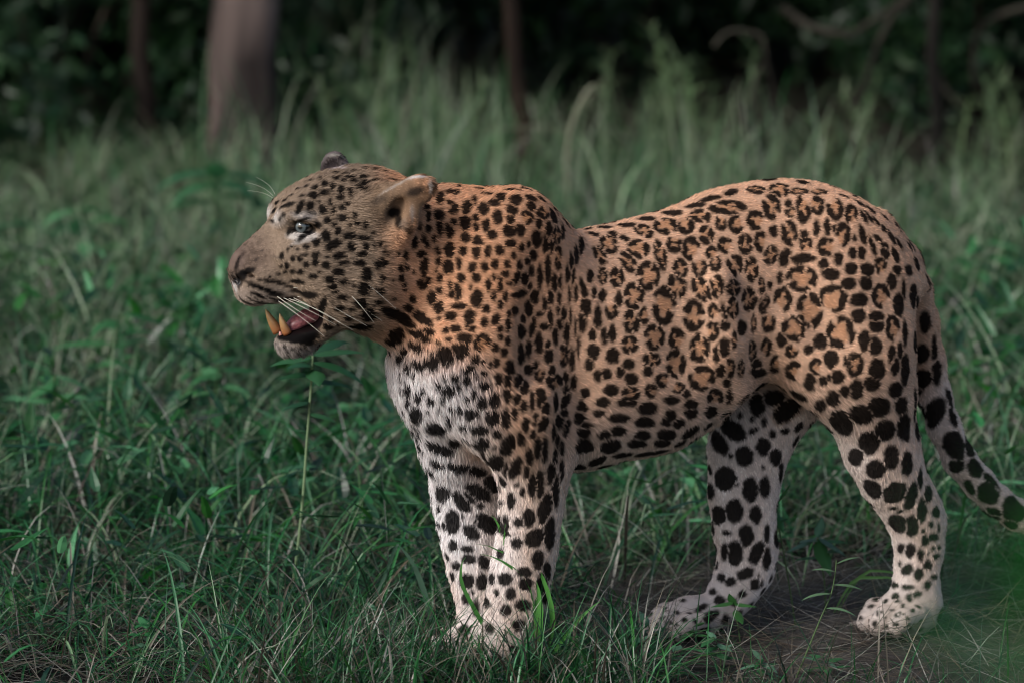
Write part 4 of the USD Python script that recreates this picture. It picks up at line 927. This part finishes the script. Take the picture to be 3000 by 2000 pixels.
# blades round the animal, one by one
b = Bag(); X, Y = gr.uniform(-1.05, 1.25, 19000), gr.uniform(-.95, .80, 19000); Zg = hz(X, Y); BR_, BH_ = bare(X, Y), behind(X, Y); OF = off_feet(X, Y, .072)
CL = nz(X, Y, 7, 66)
for x, y, z, br, bh, of, cl in zip(X, Y, Zg, BR_, BH_, OF, CL):
    if not of: continue
    u = gr.random(); p = np.array([x, y, z - .003])
    if u < br * .93: 
        if gr.random() < .42: grass_blade(b, 'straw', p)
        continue
    left = x < -.24 - .1 * cl
    if y < -.62 and gr.random() < .5: continue
    if left or bh > .24:
        k = gr.random()
        if cl < .36 and gr.random() < .7: kind = 'straw'
        else: kind = 'fine' if k < (.62 if y > -.30 else .22) else ('short' if k < .85 else 'straw')
        if kind == 'fine' and cl > .5 and gr.random() < .05: kind = 'leafy'
        grass_blade(b, kind, p, 1.0 if kind != 'fine' else (.65 + .7 * cl))
    else:
        grass_blade(b, 'short' if gr.random() < .7 else 'straw', p, 1.05)
# a denser, broader bladed sward in front of the forefeet
for _ in range(2300):
    x, y = gr.uniform(-.42, .20), gr.uniform(-.66, -.40)
    if ((x - FEET[0][0]) ** 2 + (y - FEET[0][1]) ** 2 < .045 ** 2) or ((x - FEET[1][0]) ** 2 + (y - FEET[1][1]) ** 2 < .045 ** 2): continue
    p = np.array([x, y, float(hz(np.array([x]), np.array([y]))[0]) - .003])
    b.add(blade(p, gr.uniform(.07, .21), gr.uniform(0, 6.28), gr.uniform(.1, 1.2), gr.uniform(.3, 1.8), gr.uniform(.002, .0052), 6), pick(GREENS if gr.random() < .75 else DRY))
b.put('short_grass', m_blade, None, label='tangle of green and dry blades around the feet of the leopard', cat='grass', kind='stuff')
field('green_grass', 'lush green grass behind and left of the leopard', (('lush', .62), ('fine', .28), ('leafy', .06)), .42, 190, 7, -2.2, 2.3, .55, 2.9, lambda x, y: np.where(y < .9, .7, .95), lambda x, y: .60 + .55 * nz(x, y, 1.6, 63))
field('tall_grass', 'pale grass in front of the dark thicket, out of focus', (('tall', .8), ('lush', .2)), .60, 270, 7, -4.6, 4.2, 2.7, 5.6, lambda x, y: np.clip(1.0 * smooth(5.5, 4.6, y + .7 * (nz(x, 0 * x, 1.3, 65) - .5)), 0, 1), lambda x, y: .42 + .9 * np.clip(nz(x, y, 2.0, 64) - .35, 0, 1) + (1.0 * np.exp(-((x + .33) / .28) ** 2) + .7 * np.exp(-((x - .44) / .24) ** 2) + .35 * np.exp(-((x - 1.9) / .5) ** 2)) * smooth(3.0, 3.9, y))
# ------------------------------------------------------------------ thicket: trees, bushes, climbers
tr = np.random.default_rng(23)
def leaf_quads(C, size, cols, rnd, up=.5, slim=.5):
    """one small pointed leaf (two triangles folded along the midrib) at every point of C"""
    n = len(C); d = rnd.normal(0, 1, (n, 3)); d[:, 2] -= .5; d /= np.linalg.norm(d, axis=1, keepdims=True)
    r = np.cross(d, rnd.normal(0, 1, (n, 3)) + [0, 0, up]); r /= np.linalg.norm(r, axis=1, keepdims=True); nn = np.cross(d, r)
    L = size * rnd.uniform(.6, 1.3, n)[:, None]; w = L * slim * .5
    v = np.stack([C, C + d * L * .45 - r * w + nn * w * .3, C + d * L, C + d * L * .45 + r * w + nn * w * .3], 1).reshape(-1, 3)
    k = np.arange(n) * 4; f = np.concatenate([np.stack([k, k + 2, k + 1], 1), np.stack([k, k + 3, k + 2], 1)])
    c = np.array(cols)[rnd.integers(0, len(cols), n)] * rnd.uniform(.6, 1.3, (n, 1))
    return (v, f), np.repeat(c, 4, 0)
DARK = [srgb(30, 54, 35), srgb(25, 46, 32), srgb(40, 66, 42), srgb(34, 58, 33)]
def stem_tube(pts, r0, r1, n=14, sides=9, wob=.0, seed=0):
    pts = np.asarray(pts, float); t = np.linspace(0, 1, len(pts)); s = np.linspace(0, 1, n)
    P = np.stack([PchipInterpolator(t, pts[:, k])(s) for k in range(3)], 1)
    if wob: P = P + (np.stack([meshkit.noise(P * 6 + 7, seed + k) for k in range(3)], -1) - .5) * wob
    return tube(P, r0 + (r1 - r0) * s ** .8, sides)
def bark_cols(v, light, dark, seed=0, sc=14):
    n = meshkit.fbm(v * [sc, sc, sc * .35], 4, seed); t = smooth(.35, .65, n)[:, None]
    return np.asarray(dark) * (1 - t) + np.asarray(light) * t
def ball(c, r, n, rnd, shell=.55):
    d = rnd.normal(0, 1, (n, 3)); d /= np.linalg.norm(d, axis=1, keepdims=True)
    k = meshkit.noise(d * 2.2 + c, 5)[:, None] * .6 + .65
    return c + d * np.asarray(r) * (shell + (1 - shell) * rnd.random((n, 1)) ** .5) * k
def crown(c, r, n, size, rnd, cols=DARK):
    b = Bag()
    lobes = [ball(np.asarray(c), np.asarray(r) * .6, 1, rnd)[0] for _ in range(9)]
    for q in lobes:
        vf, cc = leaf_quads(ball(q, np.asarray(r) * .55, n // 9, rnd, .3), size, cols, rnd); b.add(vf, cc)
    return b
def tree(label, px, py, r0, r1, lean, light, dark, cr, crr, nleaf, group=None, top=3.0, extra=()):
    g = on_ground(px, py + 185); t = thing('tree', label, 'tree', (g[0], g[1], 0), group=group)
    pts = [(0, 0, -.15), (lean[0] * .3, lean[1] * .3, top * .3), (lean[0] * .7, lean[1] * .7, top * .65), (lean[0], lean[1], top)]
    v, f = stem_tube(pts, r0, r1, 22, 16, .03, 3)
    fl = 1 + .55 * np.exp(-np.maximum(v[:, 2] + .15, 0) / .16); ctr = np.array([0, 0]); v[:, :2] *= fl[:, None]
    b = Bag(); b.add((v, f), bark_cols(v, light, dark, int(px))); b.put('trunk', m_bark, t, True)
    for k in range(4):
        a = tr.uniform(0, 6.28); q0 = np.array(pts[2]) + [0, 0, tr.uniform(-.3, .6)]; q1 = q0 + np.array([math.cos(a), math.sin(a), .9]) * tr.uniform(.5, .9)
        v, f = stem_tube([q0, (q0 + q1) / 2 + [0, 0, .1], q1], r1 * .55, r1 * .25, 8, 7); b = Bag(); b.add((v, f), bark_cols(v, light, dark, k)); b.put('limb', m_bark, t, True)
    crown(np.array([lean[0], lean[1] + cr[0], cr[1]]), crr, nleaf, .13, tr).put('crown', m_leaf, t)
    return t
tree('pale grey barked tree trunk standing left of centre at the thicket edge', 715, 330, .088, .080, (.06, .1), srgb(112, 98, 94), srgb(44, 39, 38), (1.2, 3.0), (2.4, 2.3, 1.5), 5200)
tree('thin pale trunk behind the thicker pale trunk, to its left', 560, 235, .036, .03, (.05, .0), srgb(92, 84, 82), srgb(42, 38, 36), (.8, 2.6), (1.9, 1.8, 1.2), 3200)
tree('dark brown slim trunk left of both pale trunks', 430, 300, .025, .022, (-.05, .1), srgb(36, 30, 27), srgb(18, 15, 14), (1.5, 2.6), (1.9, 1.8, 1.2), 3200)
tree('thin leaning reddish brown trunk above the shoulder of the leopard', 1560, 370, .022, .018, (-.30, .3), srgb(40, 31, 26), srgb(20, 16, 14), (1.3, 2.6), (2.2, 1.9, 1.3), 4200)
tree('slim grey trunk in the dark thicket above the rump of the leopard', 2745, 330, .017, .014, (-.05, .2), srgb(34, 32, 30), srgb(18, 17, 16), (1.2, 2.5), (2.2, 2.0, 1.3), 4200)

def bush(label, x, y, r, h, n, cols=DARK, size=.075, low=.0):
    t = thing('bush', label, 'bush', (x, y, 0))
    b = Bag()
    for k in range(7):
        a = tr.uniform(0, 6.28); e = np.array([math.cos(a) * r * tr.uniform(.2, .7), math.sin(a) * r * tr.uniform(.2, .7), h * tr.uniform(.5, .9)])
        v, f = stem_tube([np.array([e[0] * .15, e[1] * .15, -.02]), e * [.5, .5, .55], e], .011, .004, 8, 5, .02, k); b.add((v, f), bark_cols(v, srgb(84, 76, 66), srgb(40, 36, 32), k))
    b.put('stem', m_bark, t, True)
    b = Bag()
    for k in range(10):
        a = tr.uniform(0, 6.28); q = np.array([math.cos(a) * r * tr.uniform(0, .75), math.sin(a) * r * tr.uniform(0, .75), low + (h - low) * tr.uniform(.25, .85)])
        vf, cc = leaf_quads(ball(q, np.array([r * .45, r * .45, h * .26]), n // 10, tr, .2), size, cols, tr); b.add(vf, cc)
    b.put('foliage', m_leaf, t)
    return t
g = on_ground
BUSHES = [('low dark green bush at the left edge, behind the tall grass', (60, 330), .55, .75, 2600), ('dark leafy bush left of the tree trunks', (290, 250), .6, .95, 2800), ('low dark shrub before the foot of the pale trunk', (650, 330), .38, .38, 1500), ('dark bush between the pale trunk and the reddish trunk', (1010, 170), .6, .9, 2400),
          ('dark bush behind the reddish trunk', (1420, 130), .6, .9, 2200), ('dark bush right of the reddish trunk, half in shade', (1800, 120), .65, .9, 2400), ('shaded bush above the back of the leopard', (2150, 90), .65, 1.0, 2400),
          ('shaded bush hung with climbers above the rump', (2520, 110), .7, 1.0, 2400), ('dark bush at the right edge under the climbers', (2930, 250), .6, .85, 2400)]
for lb, (x_, y_), r_, h_, n_ in BUSHES:
    q = g(x_, y_ + 200); bush(lb, q[0], q[1] + .55, r_, h_, n_)
# the closed depth of the thicket: leaves without number
b = Bag()
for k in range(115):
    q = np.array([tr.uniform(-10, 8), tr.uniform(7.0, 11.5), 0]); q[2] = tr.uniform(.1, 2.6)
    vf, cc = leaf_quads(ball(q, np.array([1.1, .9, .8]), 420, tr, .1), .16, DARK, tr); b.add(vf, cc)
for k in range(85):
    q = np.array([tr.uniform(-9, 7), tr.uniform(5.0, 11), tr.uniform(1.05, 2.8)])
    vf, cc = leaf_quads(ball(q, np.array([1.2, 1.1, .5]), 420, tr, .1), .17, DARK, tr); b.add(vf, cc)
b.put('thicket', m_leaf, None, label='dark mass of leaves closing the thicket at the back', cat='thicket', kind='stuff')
# climbers and dead branches at the upper right
def liana(label, pxs_, depth, r, light=srgb(60, 57, 51), dark=srgb(32, 30, 27), name='climber', cat='climber'):
    P = [at_depth(x, y, d) for (x, y), d in zip(pxs_, np.broadcast_to(depth, (len(pxs_),)))]
    v, f = stem_tube(P, r, r * .6, 26, 7, .02, int(pxs_[0][0])); b = Bag(); b.add((v, f), bark_cols(v, light, dark, 4, 20))
    return b.put(name, m_bark, None, True, label=label, cat=cat)
liana('pale climber stem swinging in a loop near the top, right of centre', [(2290, 20), (2390, 85), (2480, 100), (2560, 60), (2660, -20)], 4.9, .012)
liana('climber stem falling from the loop into the bush', [(2700, -40), (2600, 70), (2555, 170), (2535, 270), (2480, 330)], 4.9, .010)
liana('thin climber hanging straight at the upper right', [(2745, -60), (2738, 100), (2760, 240), (2830, 330)], 5.0, .009)
liana('forked climber at the right edge of the thicket', [(3020, 20), (2900, 60), (2850, 140), (2860, 250)], 5.0, .009)
liana('dead grey twig bowed over the dark gap above the back', [(2095, 130), (2150, 85), (2230, 100), (2255, 200), (2280, 330)], 4.6, .006, srgb(58, 56, 50))
liana('bowed dead stem under the climbers', [(2195, 400), (2200, 270), (2240, 190), (2268, 330)], 4.6, .005, srgb(56, 54, 48))
# ------------------------------------------------------------------ single plants
pr = np.random.default_rng(31)
def leaf_blade(base, d, length, width, droop=.6, col=GREENS[0], n=7, side=None):
    """an oval pointed leaf from base along d, drooping"""
    d = np.asarray(d, float); d /= np.linalg.norm(d); h = np.array([d[0], d[1], 0]); h /= np.linalg.norm(h) + 1e-9
    el = math.asin(np.clip(d[2], -1, 1)); s = np.linspace(0, 1, n); an = el - droop * s
    D = np.cos(an)[:, None] * h + np.sin(an)[:, None] * np.array([0, 0, 1.0])
    P = base + np.vstack([np.zeros(3), np.cumsum(D[:-1] * (length / (n - 1)), 0)])
    wd = np.cross(h, [0, 0, 1.0]) if side is None else np.asarray(side, float)
    w = width * .5 * np.clip(np.sin(np.pi * np.clip(s, 0, 1) ** .75) + .05, .03, 1)
    v, f = ribbon(P, wd / np.linalg.norm(wd), w)
    c = np.tile(np.asarray(col), (len(v), 1)); c[1::3] *= 1.25
    return (v, f), c
def plant(name, label, cat, pts, r, leaves, stemcol=srgb(84, 108, 70), leafcol=GREENS, group=None):
    """pts: world points of the stem from the ground up; leaves: (t along the stem, direction, length, width, droop)"""
    pts = np.asarray(pts, float); t = thing(name, label, cat, pts[0], group=group); loc = pts - pts[0]
    v, f = stem_tube(loc, r, r * .55, 16, 6, 0); b = Bag(); b.add((v, f), np.tile(np.asarray(stemcol), (len(v), 1))); b.put('stem', m_leaf, t, True)
    u = np.linspace(0, 1, len(loc)); cu = [PchipInterpolator(u, loc[:, k]) for k in range(3)]
    for (s, d, l, w, dr) in leaves:
        vf, c = leaf_blade(np.array([float(k(s)) for k in cu]), d, l, w, dr, np.array(leafcol[pr.integers(len(leafcol))]) * pr.uniform(.8, 1.2)); b = Bag(); b.add(vf, c); b.put('leaf', m_leaf, t, True)
    return t
def stem_px(l, depth): return [at_depth(x, y, depth if np.ndim(depth) == 0 else depth[i]) for i, (x, y) in enumerate(l)]
def ground_start(l):
    q = on_ground(*l[0]); return stem_px(l, q[1])
# tall weed below the chin
S = ground_start([(845, 1790), (868, 1640), (888, 1450), (900, 1280), (912, 1120), (916, 1040)])
plant('weed', 'tall single stemmed weed with drooping leaves under the chin of the leopard', 'weed', S, .0032,
      [(1.0, (.9, -.2, .35), .085, .034, .7), (.97, (-.9, .1, .1), .07, .034, .8), (.93, (.8, -.3, .1), .095, .032, 1.1), (.98, (.5, .4, .6), .08, .036, 1.4), (.85, (-.8, -.2, .2), .055, .030, .9), (.80, (.9, .2, .2), .07, .028, 1.0),
       (.88, (.2, -.8, .1), .06, .03, 1.0), (.9, (-.5, -.6, .4), .06, .028, 1.0), (.72, (-.8, -.3, .1), .05, .022, .9), (.68, (.8, -.3, .1), .05, .022, .9), (.62, (-.9, 0, .3), .030, .010, .6), (.55, (.9, 0, .3), .035, .011, .7), (.40, (-.6, -.5, .3), .028, .010, .6)], leafcol=[srgb(30, 66, 42), srgb(42, 82, 50)], stemcol=srgb(120, 142, 108))
# herb beside the far hind leg
S = ground_start([(2330, 1830), (2310, 1700), (2285, 1560), (2268, 1480)])
plant('herb', 'small leafy herb against the inner side of the far hind leg', 'herb', S, .0016,
      [(1.0, (.5, -.2, .9), .045, .018, .2), (.98, (-.7, -.2, .2), .035, .016, .4), (.93, (-.9, -.1, -.2), .040, .016, .2), (.90, (.3, -.4, -.5), .035, .018, .5), (.95, (-.3, -.4, .6), .03, .015, .3), (.78, (.6, -.3, .4), .03, .012, .6), (.6, (-.6, -.3, .3), .03, .010, .6)], leafcol=[srgb(62, 110, 60), srgb(52, 98, 56)])
S = ground_start([(2420, 1800), (2415, 1700), (2400, 1620), (2395, 1570)])
plant('herb', 'grey green broad leaved herb on the bare earth between the hind legs', 'herb', S, .0018,
      [(1.0, (-.8, -.2, -.25), .055, .022, .3), (1.0, (.8, -.3, -.3), .055, .022, .5), (.95, (.3, -.6, -.7), .065, .026, .2), (.9, (-.5, -.5, .3), .045, .018, .8), (.98, (.1, -.3, .9), .04, .018, .3), (.7, (.8, -.2, .2), .04, .014, .7), (.6, (-.8, -.2, .2), .045, .014, .7), (.85, (.9, .1, .3), .05, .018, .9)], leafcol=[srgb(92, 116, 96), srgb(58, 104, 60), srgb(74, 104, 84)])
S = ground_start([(2050, 1905), (2040, 1870), (2030, 1835)])
plant('herb', 'small herb in front of the paw of the far hind leg', 'herb', S, .0014, [(1.0, (.4, -.5, .5), .030, .017, .6), (.9, (-.7, -.5, -.2), .030, .018, .5), (.7, (.7, -.5, .2), .026, .014, .5), (.8, (-.2, -.7, .4), .024, .014, .6)], leafcol=[srgb(56, 100, 54)])
S = ground_start([(2170, 1890), (2160, 1820), (2150, 1760)])
plant('herb', 'small herb before the heel of the far hind leg', 'herb', S, .0014, [(1.0, (-.8, -.4, .0), .04, .018, .3), (.95, (.7, -.4, .1), .038, .018, .4), (.8, (.3, -.6, -.4), .03, .016, .3), (.9, (-.2, -.4, .7), .03, .014, .4)], leafcol=[srgb(60, 106, 56)])
S = ground_start([(2330, 1990), (2400, 1820), (2440, 1720), (2450, 1640)])
plant('herb', 'thin stemmed herb leaning in front of the bare earth', 'herb', S, .0015, [(.95, (.6, -.3, .5), .04, .012, .7), (.85, (-.7, -.3, .4), .04, .012, .8), (.7, (.8, -.3, .2), .045, .012, .8), (.6, (-.7, -.3, .2), .05, .012, .9), (.45, (.7, -.3, .2), .05, .011, 1.0)], leafcol=[srgb(84, 112, 84)])
# green grass clump before the near foreleg
def clump(label, base_px, blades, cols, group=None):
    q = on_ground(*base_px); t = thing('grass_clump', label, 'grass clump', q, group=group)
    for (pl, w) in blades:
        P = np.array([at_depth(x, y, q[1] + dy) for (x, y, dy) in pl]) - q; u = np.linspace(0, 1, len(P)); s = np.linspace(0, 1, 10)
        P = np.stack([PchipInterpolator(u, P[:, k])(s) for k in range(3)], 1)
        tn = P[-1] - P[0]; wd = np.cross(tn, [0.25, 1.0, .2]); wd /= np.linalg.norm(wd)
        vf = ribbon(P, wd, w * .5 * np.clip(np.minimum(1, .5 + 2 * s) * (1 - s ** 2.5), .05, 1)); b = Bag(); b.add(vf, np.array(cols[pr.integers(len(cols))]) * pr.uniform(.85, 1.15)); b.put('blade', m_blade, t, True)
    return t
GB = [srgb(66, 124, 52), srgb(78, 134, 64), srgb(58, 108, 50)]
clump('bright green grass clump standing right before the near foreleg', (1540, 1975), [
    ([(1530, 1975, 0), (1490, 1750, -.02), (1480, 1580, -.03), (1512, 1455, -.03)], 0.0090), ([(1540, 1975, 0), (1500, 1700, -.02), (1470, 1560, -.02), (1440, 1510, -.02)], 0.0075),
    ([(1560, 1975, 0), (1540, 1800, -.02), (1500, 1640, -.03), (1380, 1590, -.03)], 0.0075), ([(1545, 1975, 0), (1580, 1790, -.03), (1530, 1640, -.03), (1450, 1610, -.03)], 0.0150),
    ([(1550, 1975, 0), (1560, 1780, -.03), (1500, 1660, -.04), (1400, 1620, -.03)], 0.0090), ([(1520, 1975, 0), (1400, 1800, -.02), (1350, 1690, -.02), (1365, 1630, -.02)], 0.0075),
    ([(1560, 1975, 0), (1620, 1820, -.02), (1590, 1690, -.03), (1500, 1600, -.03)], 0.0090), ([(1575, 1975, 0), (1660, 1860, -.02), (1720, 1790, -.02), (1760, 1760, -.02)], 0.0060)], GB)
clump('dry white bent blade caught on the near foreleg', (1580, 1960), [([(1580, 1960, 0), (1600, 1720, -.03), (1565, 1560, -.03), (1520, 1455, -.035)], .0045)], [srgb(190, 190, 184)])
clump('dry pale curved stem standing between the forelegs and the hind legs', (1800, 1720), [([(1790, 1722, 0), (1805, 1650, 0), (1814, 1590, 0), (1811, 1545, 0)], .0045), ([(1760, 1740, 0), (1790, 1640, 0), (1830, 1500, 0), (1842, 1400, 0)], .0018)], [srgb(196, 192, 184)])
clump('long dry stalk leaning over the far foreleg', (1420, 1900), [([(1440, 1900, 0), (1380, 1650, -.01), (1310, 1480, -.01), (1220, 1310, 0)], .0022)], [srgb(130, 122, 104)])
clump('broad dark blade bent over at the left of the far foreleg', (1270, 1880), [([(1280, 1880, 0), (1240, 1720, 0), (1205, 1640, 0), (1160, 1590, 0)], .010), ([(1090, 1760, .1), (1130, 1680, .1), (1160, 1600, .05), (1168, 1592, .05)], .006)], [srgb(64, 92, 76)])
clump('long green blade crossing the ankle of the near hind leg', (2440, 1800), [([(2440, 1800, 0), (2520, 1690, -.02), (2600, 1690, -.02), (2680, 1725, -.02)], .006), ([(2450, 1800, 0), (2550, 1670, -.02), (2640, 1680, -.02), (2670, 1715, -.02)], .005)], [srgb(84, 124, 70)])
for k in range(16):
    px_, py_ = ((1640, 1930), (1720, 1985), (1850, 1965), (1980, 1990), (2110, 1975), (2240, 1990), (1560, 1990), (1900, 1900), (420, 1950), (160, 1880), (700, 1985), (980, 1960), (300, 1700), (1100, 1880), (560, 1800), (2420, 1985))[k]
    h_ = pr.uniform(60, 130); l = [(px_, py_), (px_ + pr.uniform(-15, 15), py_ - h_ * .5), (px_ + pr.uniform(-30, 30), py_ - h_)]
    plant('herb', 'low leafy herb among the grass along the lower edge of the picture', 'herb', ground_start(l), .0014, [(s_, (math.cos(i * 2.4), math.sin(i * 2.4) * .8 - .2, pr.uniform(-.1, .6)), pr.uniform(.026, .048), pr.uniform(.009, .018), pr.uniform(.4, 1.2)) for i, s_ in enumerate(np.linspace(.4, 1, 8))], leafcol=[srgb(40, 92, 52), srgb(56, 106, 66), srgb(84, 120, 96)], group='low herbs along the lower edge')
# broad leaved weeds in the grass at the left
S = ground_start([(620, 860), (625, 740), (635, 620), (640, 510)])
plant('weed', 'broad leaved dark green weed in the grass left of the forehead', 'weed', S, .004, [(1.0, (-.9, -.3, .3), .16, .05, 1.3), (1.0, (.9, -.2, .2), .15, .05, 1.2), (.92, (.5, -.7, .3), .15, .055, 1.1), (.9, (-.6, -.6, .3), .15, .055, 1.4), (.8, (.9, 0, .2), .14, .05, 1.1), (.75, (-.9, .1, .2), .14, .05, 1.1), (.95, (0, -.6, .7), .12, .05, 1.0)], leafcol=[srgb(40, 82, 56), srgb(52, 94, 62)])
S = ground_start([(100, 900), (110, 800), (130, 700), (150, 655)])
plant('weed', 'weed with long dark arching leaves at the left edge', 'weed', S, .004, [(1.0, (.9, -.2, .2), .16, .035, 1.2), (.95, (-.9, -.2, .2), .2, .035, 1.0), (.8, (.6, -.5, .3), .14, .035, 1.0)], leafcol=[srgb(36, 70, 46)])
# more broad leaved weeds standing in the grass at the left
WEEDS = [((330, 1180), 260, 'leafy weed in the grass, left of the muzzle and lower than it', .10), ((180, 1330), 230, 'leafy weed at the left edge below the dark arching leaves', .10), ((470, 1000), 200, 'leafy weed in the grass level with the nose, far left of it', .10),
         ((640, 1290), 210, 'leafy weed in the grass straight below the open mouth', .085), ((1030, 1350), 170, 'leafy weed beside the chest of the leopard', .07), ((250, 800), 190, 'leafy weed far left, level with the eye of the leopard', .12), ((2860, 900), 190, 'leafy weed in the grass right of the tail', .10)]
for (x_, y_), h_, lb, l_ in WEEDS:
    l = [(x_, y_ + 60), (x_ + pr.uniform(-12, 12), y_ - h_ * .4), (x_ + pr.uniform(-30, 30), y_ - h_)]
    plant('weed', lb, 'weed', ground_start(l), .003, [(s_, (math.cos(k * 2.4), math.sin(k * 2.4) * .8, pr.uniform(-.1, .5)), l_ * pr.uniform(.7, 1.2), l_ * pr.uniform(.28, .4), pr.uniform(.5, 1.3)) for k, s_ in enumerate(np.linspace(.45, 1, 9))], leafcol=[srgb(40, 88, 52), srgb(52, 100, 60), srgb(70, 116, 78)])
# pale forked stalk above the shoulder
P_ = ground_start([(1668, 640), (1660, 480), (1668, 400), (1700, 300), (1740, 250)])
plant('stalk', 'pale forked dry stalk in the tall grass above the shoulder', 'stalk', P_, .006, [(.55, (-.9, .1, .1), .26, .009, .5), (.50, (-.5, 0, .9), .16, .008, .1), (.62, (.6, 0, .9), .15, .008, .2)], stemcol=srgb(150, 152, 132), leafcol=[srgb(146, 148, 128)])
for k, (x_, y_, h_) in enumerate(((970, 560, 330), (1130, 540, 420), (1950, 520, 360), (2030, 560, 330), (2440, 560, 180), (2800, 620, 320), (2960, 640, 330))):
    l = [(x_, y_), (x_ + pr.uniform(-15, 15), y_ - h_ * .5), (x_ + pr.uniform(-50, 50), y_ - h_)]
    plant('tall_stalk', ['slender leafy stalk left of the near ear', 'tallest leafy stalk above the head of the leopard', 'leafy stalk above the dip of the back', 'leafy stalk right of the one above the dip of the back', 'low bent leafy stalk above the rump', 'leafy stalk above the tail', 'leafy stalk at the right edge of the picture'][k], 'stalk', ground_start(l), .004,
          [(s, (pr.normal(), pr.normal() * .5, .7), pr.uniform(.04, .09), .0055, pr.uniform(.4, 1.4)) for s in np.linspace(.2, 1, 30)], stemcol=srgb(104, 126, 88), leafcol=[srgb(100, 124, 86), srgb(84, 112, 76), srgb(116, 134, 100)])
for k in range(26):
    x_ = (pr.normal(1120, 110) if k % 2 else pr.normal(2010, 120)) if k < 20 else pr.uniform(2500, 2980); y_ = pr.uniform(470, 560); h_ = pr.uniform(210, 400) * (1 if k < 20 else .8)
    l = [(x_, y_), (x_ + pr.uniform(-25, 25), y_ - h_ * .5), (x_ + pr.uniform(-70, 70), y_ - h_)]
    plant('feathery_stalk', 'pale feathery stalk among the tall grass before the dark thicket', 'stalk', ground_start(l), .0025,
          [(s, (pr.normal(), pr.normal() * .5, .8), pr.uniform(.03, .08), .004, pr.uniform(.3, 1.4)) for s in np.linspace(.3, 1, 22)], stemcol=srgb(110, 132, 98), leafcol=[srgb(112, 138, 102), srgb(96, 124, 90), srgb(130, 150, 116)], group='feathery stalks before the thicket')
# leaves hanging close to the camera, lower right
S = stem_px([(3080, 2600), (3040, 2270), (3000, 2020), (2950, 1780)], -5.0)
S[0][2] = hz(np.array([S[0][0]]), np.array([S[0][1]]))[0]
plant('foreground_plant', 'blurred green plant close to the camera at the lower right corner', 'plant', S, .003,
      [(1.0, (-.1, 0, .95), .07, .014, .2), (.95, (-.5, 0, .9), .075, .018, .4), (.9, (.5, 0, .8), .08, .022, .4), (.8, (-.7, 0, .6), .07, .022, .5), (.82, (.1, -.1, .9), .09, .022, .2), (.7, (.5, 0, .8), .09, .03, .5), (.65, (-.6, 0, .6), .07, .026, .6)], leafcol=[srgb(44, 104, 48), srgb(52, 112, 58)])
# twigs on the bare earth
for k in range(12):
    x_, y_ = pr.uniform(.12, .95), pr.uniform(-.45, .05); a = pr.uniform(0, 3.14); L_ = pr.uniform(.06, .16)
    p0 = np.array([x_, y_, float(hz(np.array([x_]), np.array([y_]))[0]) + .004]); e = np.array([math.cos(a), math.sin(a), pr.uniform(0, .3)])
    v, f = stem_tube([p0, p0 + e * L_ * .5 + [0, 0, .004], p0 + e * L_ + [.01, .0, .0]], .0016, .0008, 9, 6, .012, k); b = Bag(); b.add((v, f), np.tile(np.array(srgb(70, 62, 56)) * pr.uniform(.7, 1.5), (len(v), 1)))
    b.put('twig', m_bark, None, True, label='thin dry twig lying on the bare earth around the hind paws', cat='twig', group='twigs on the bare earth')
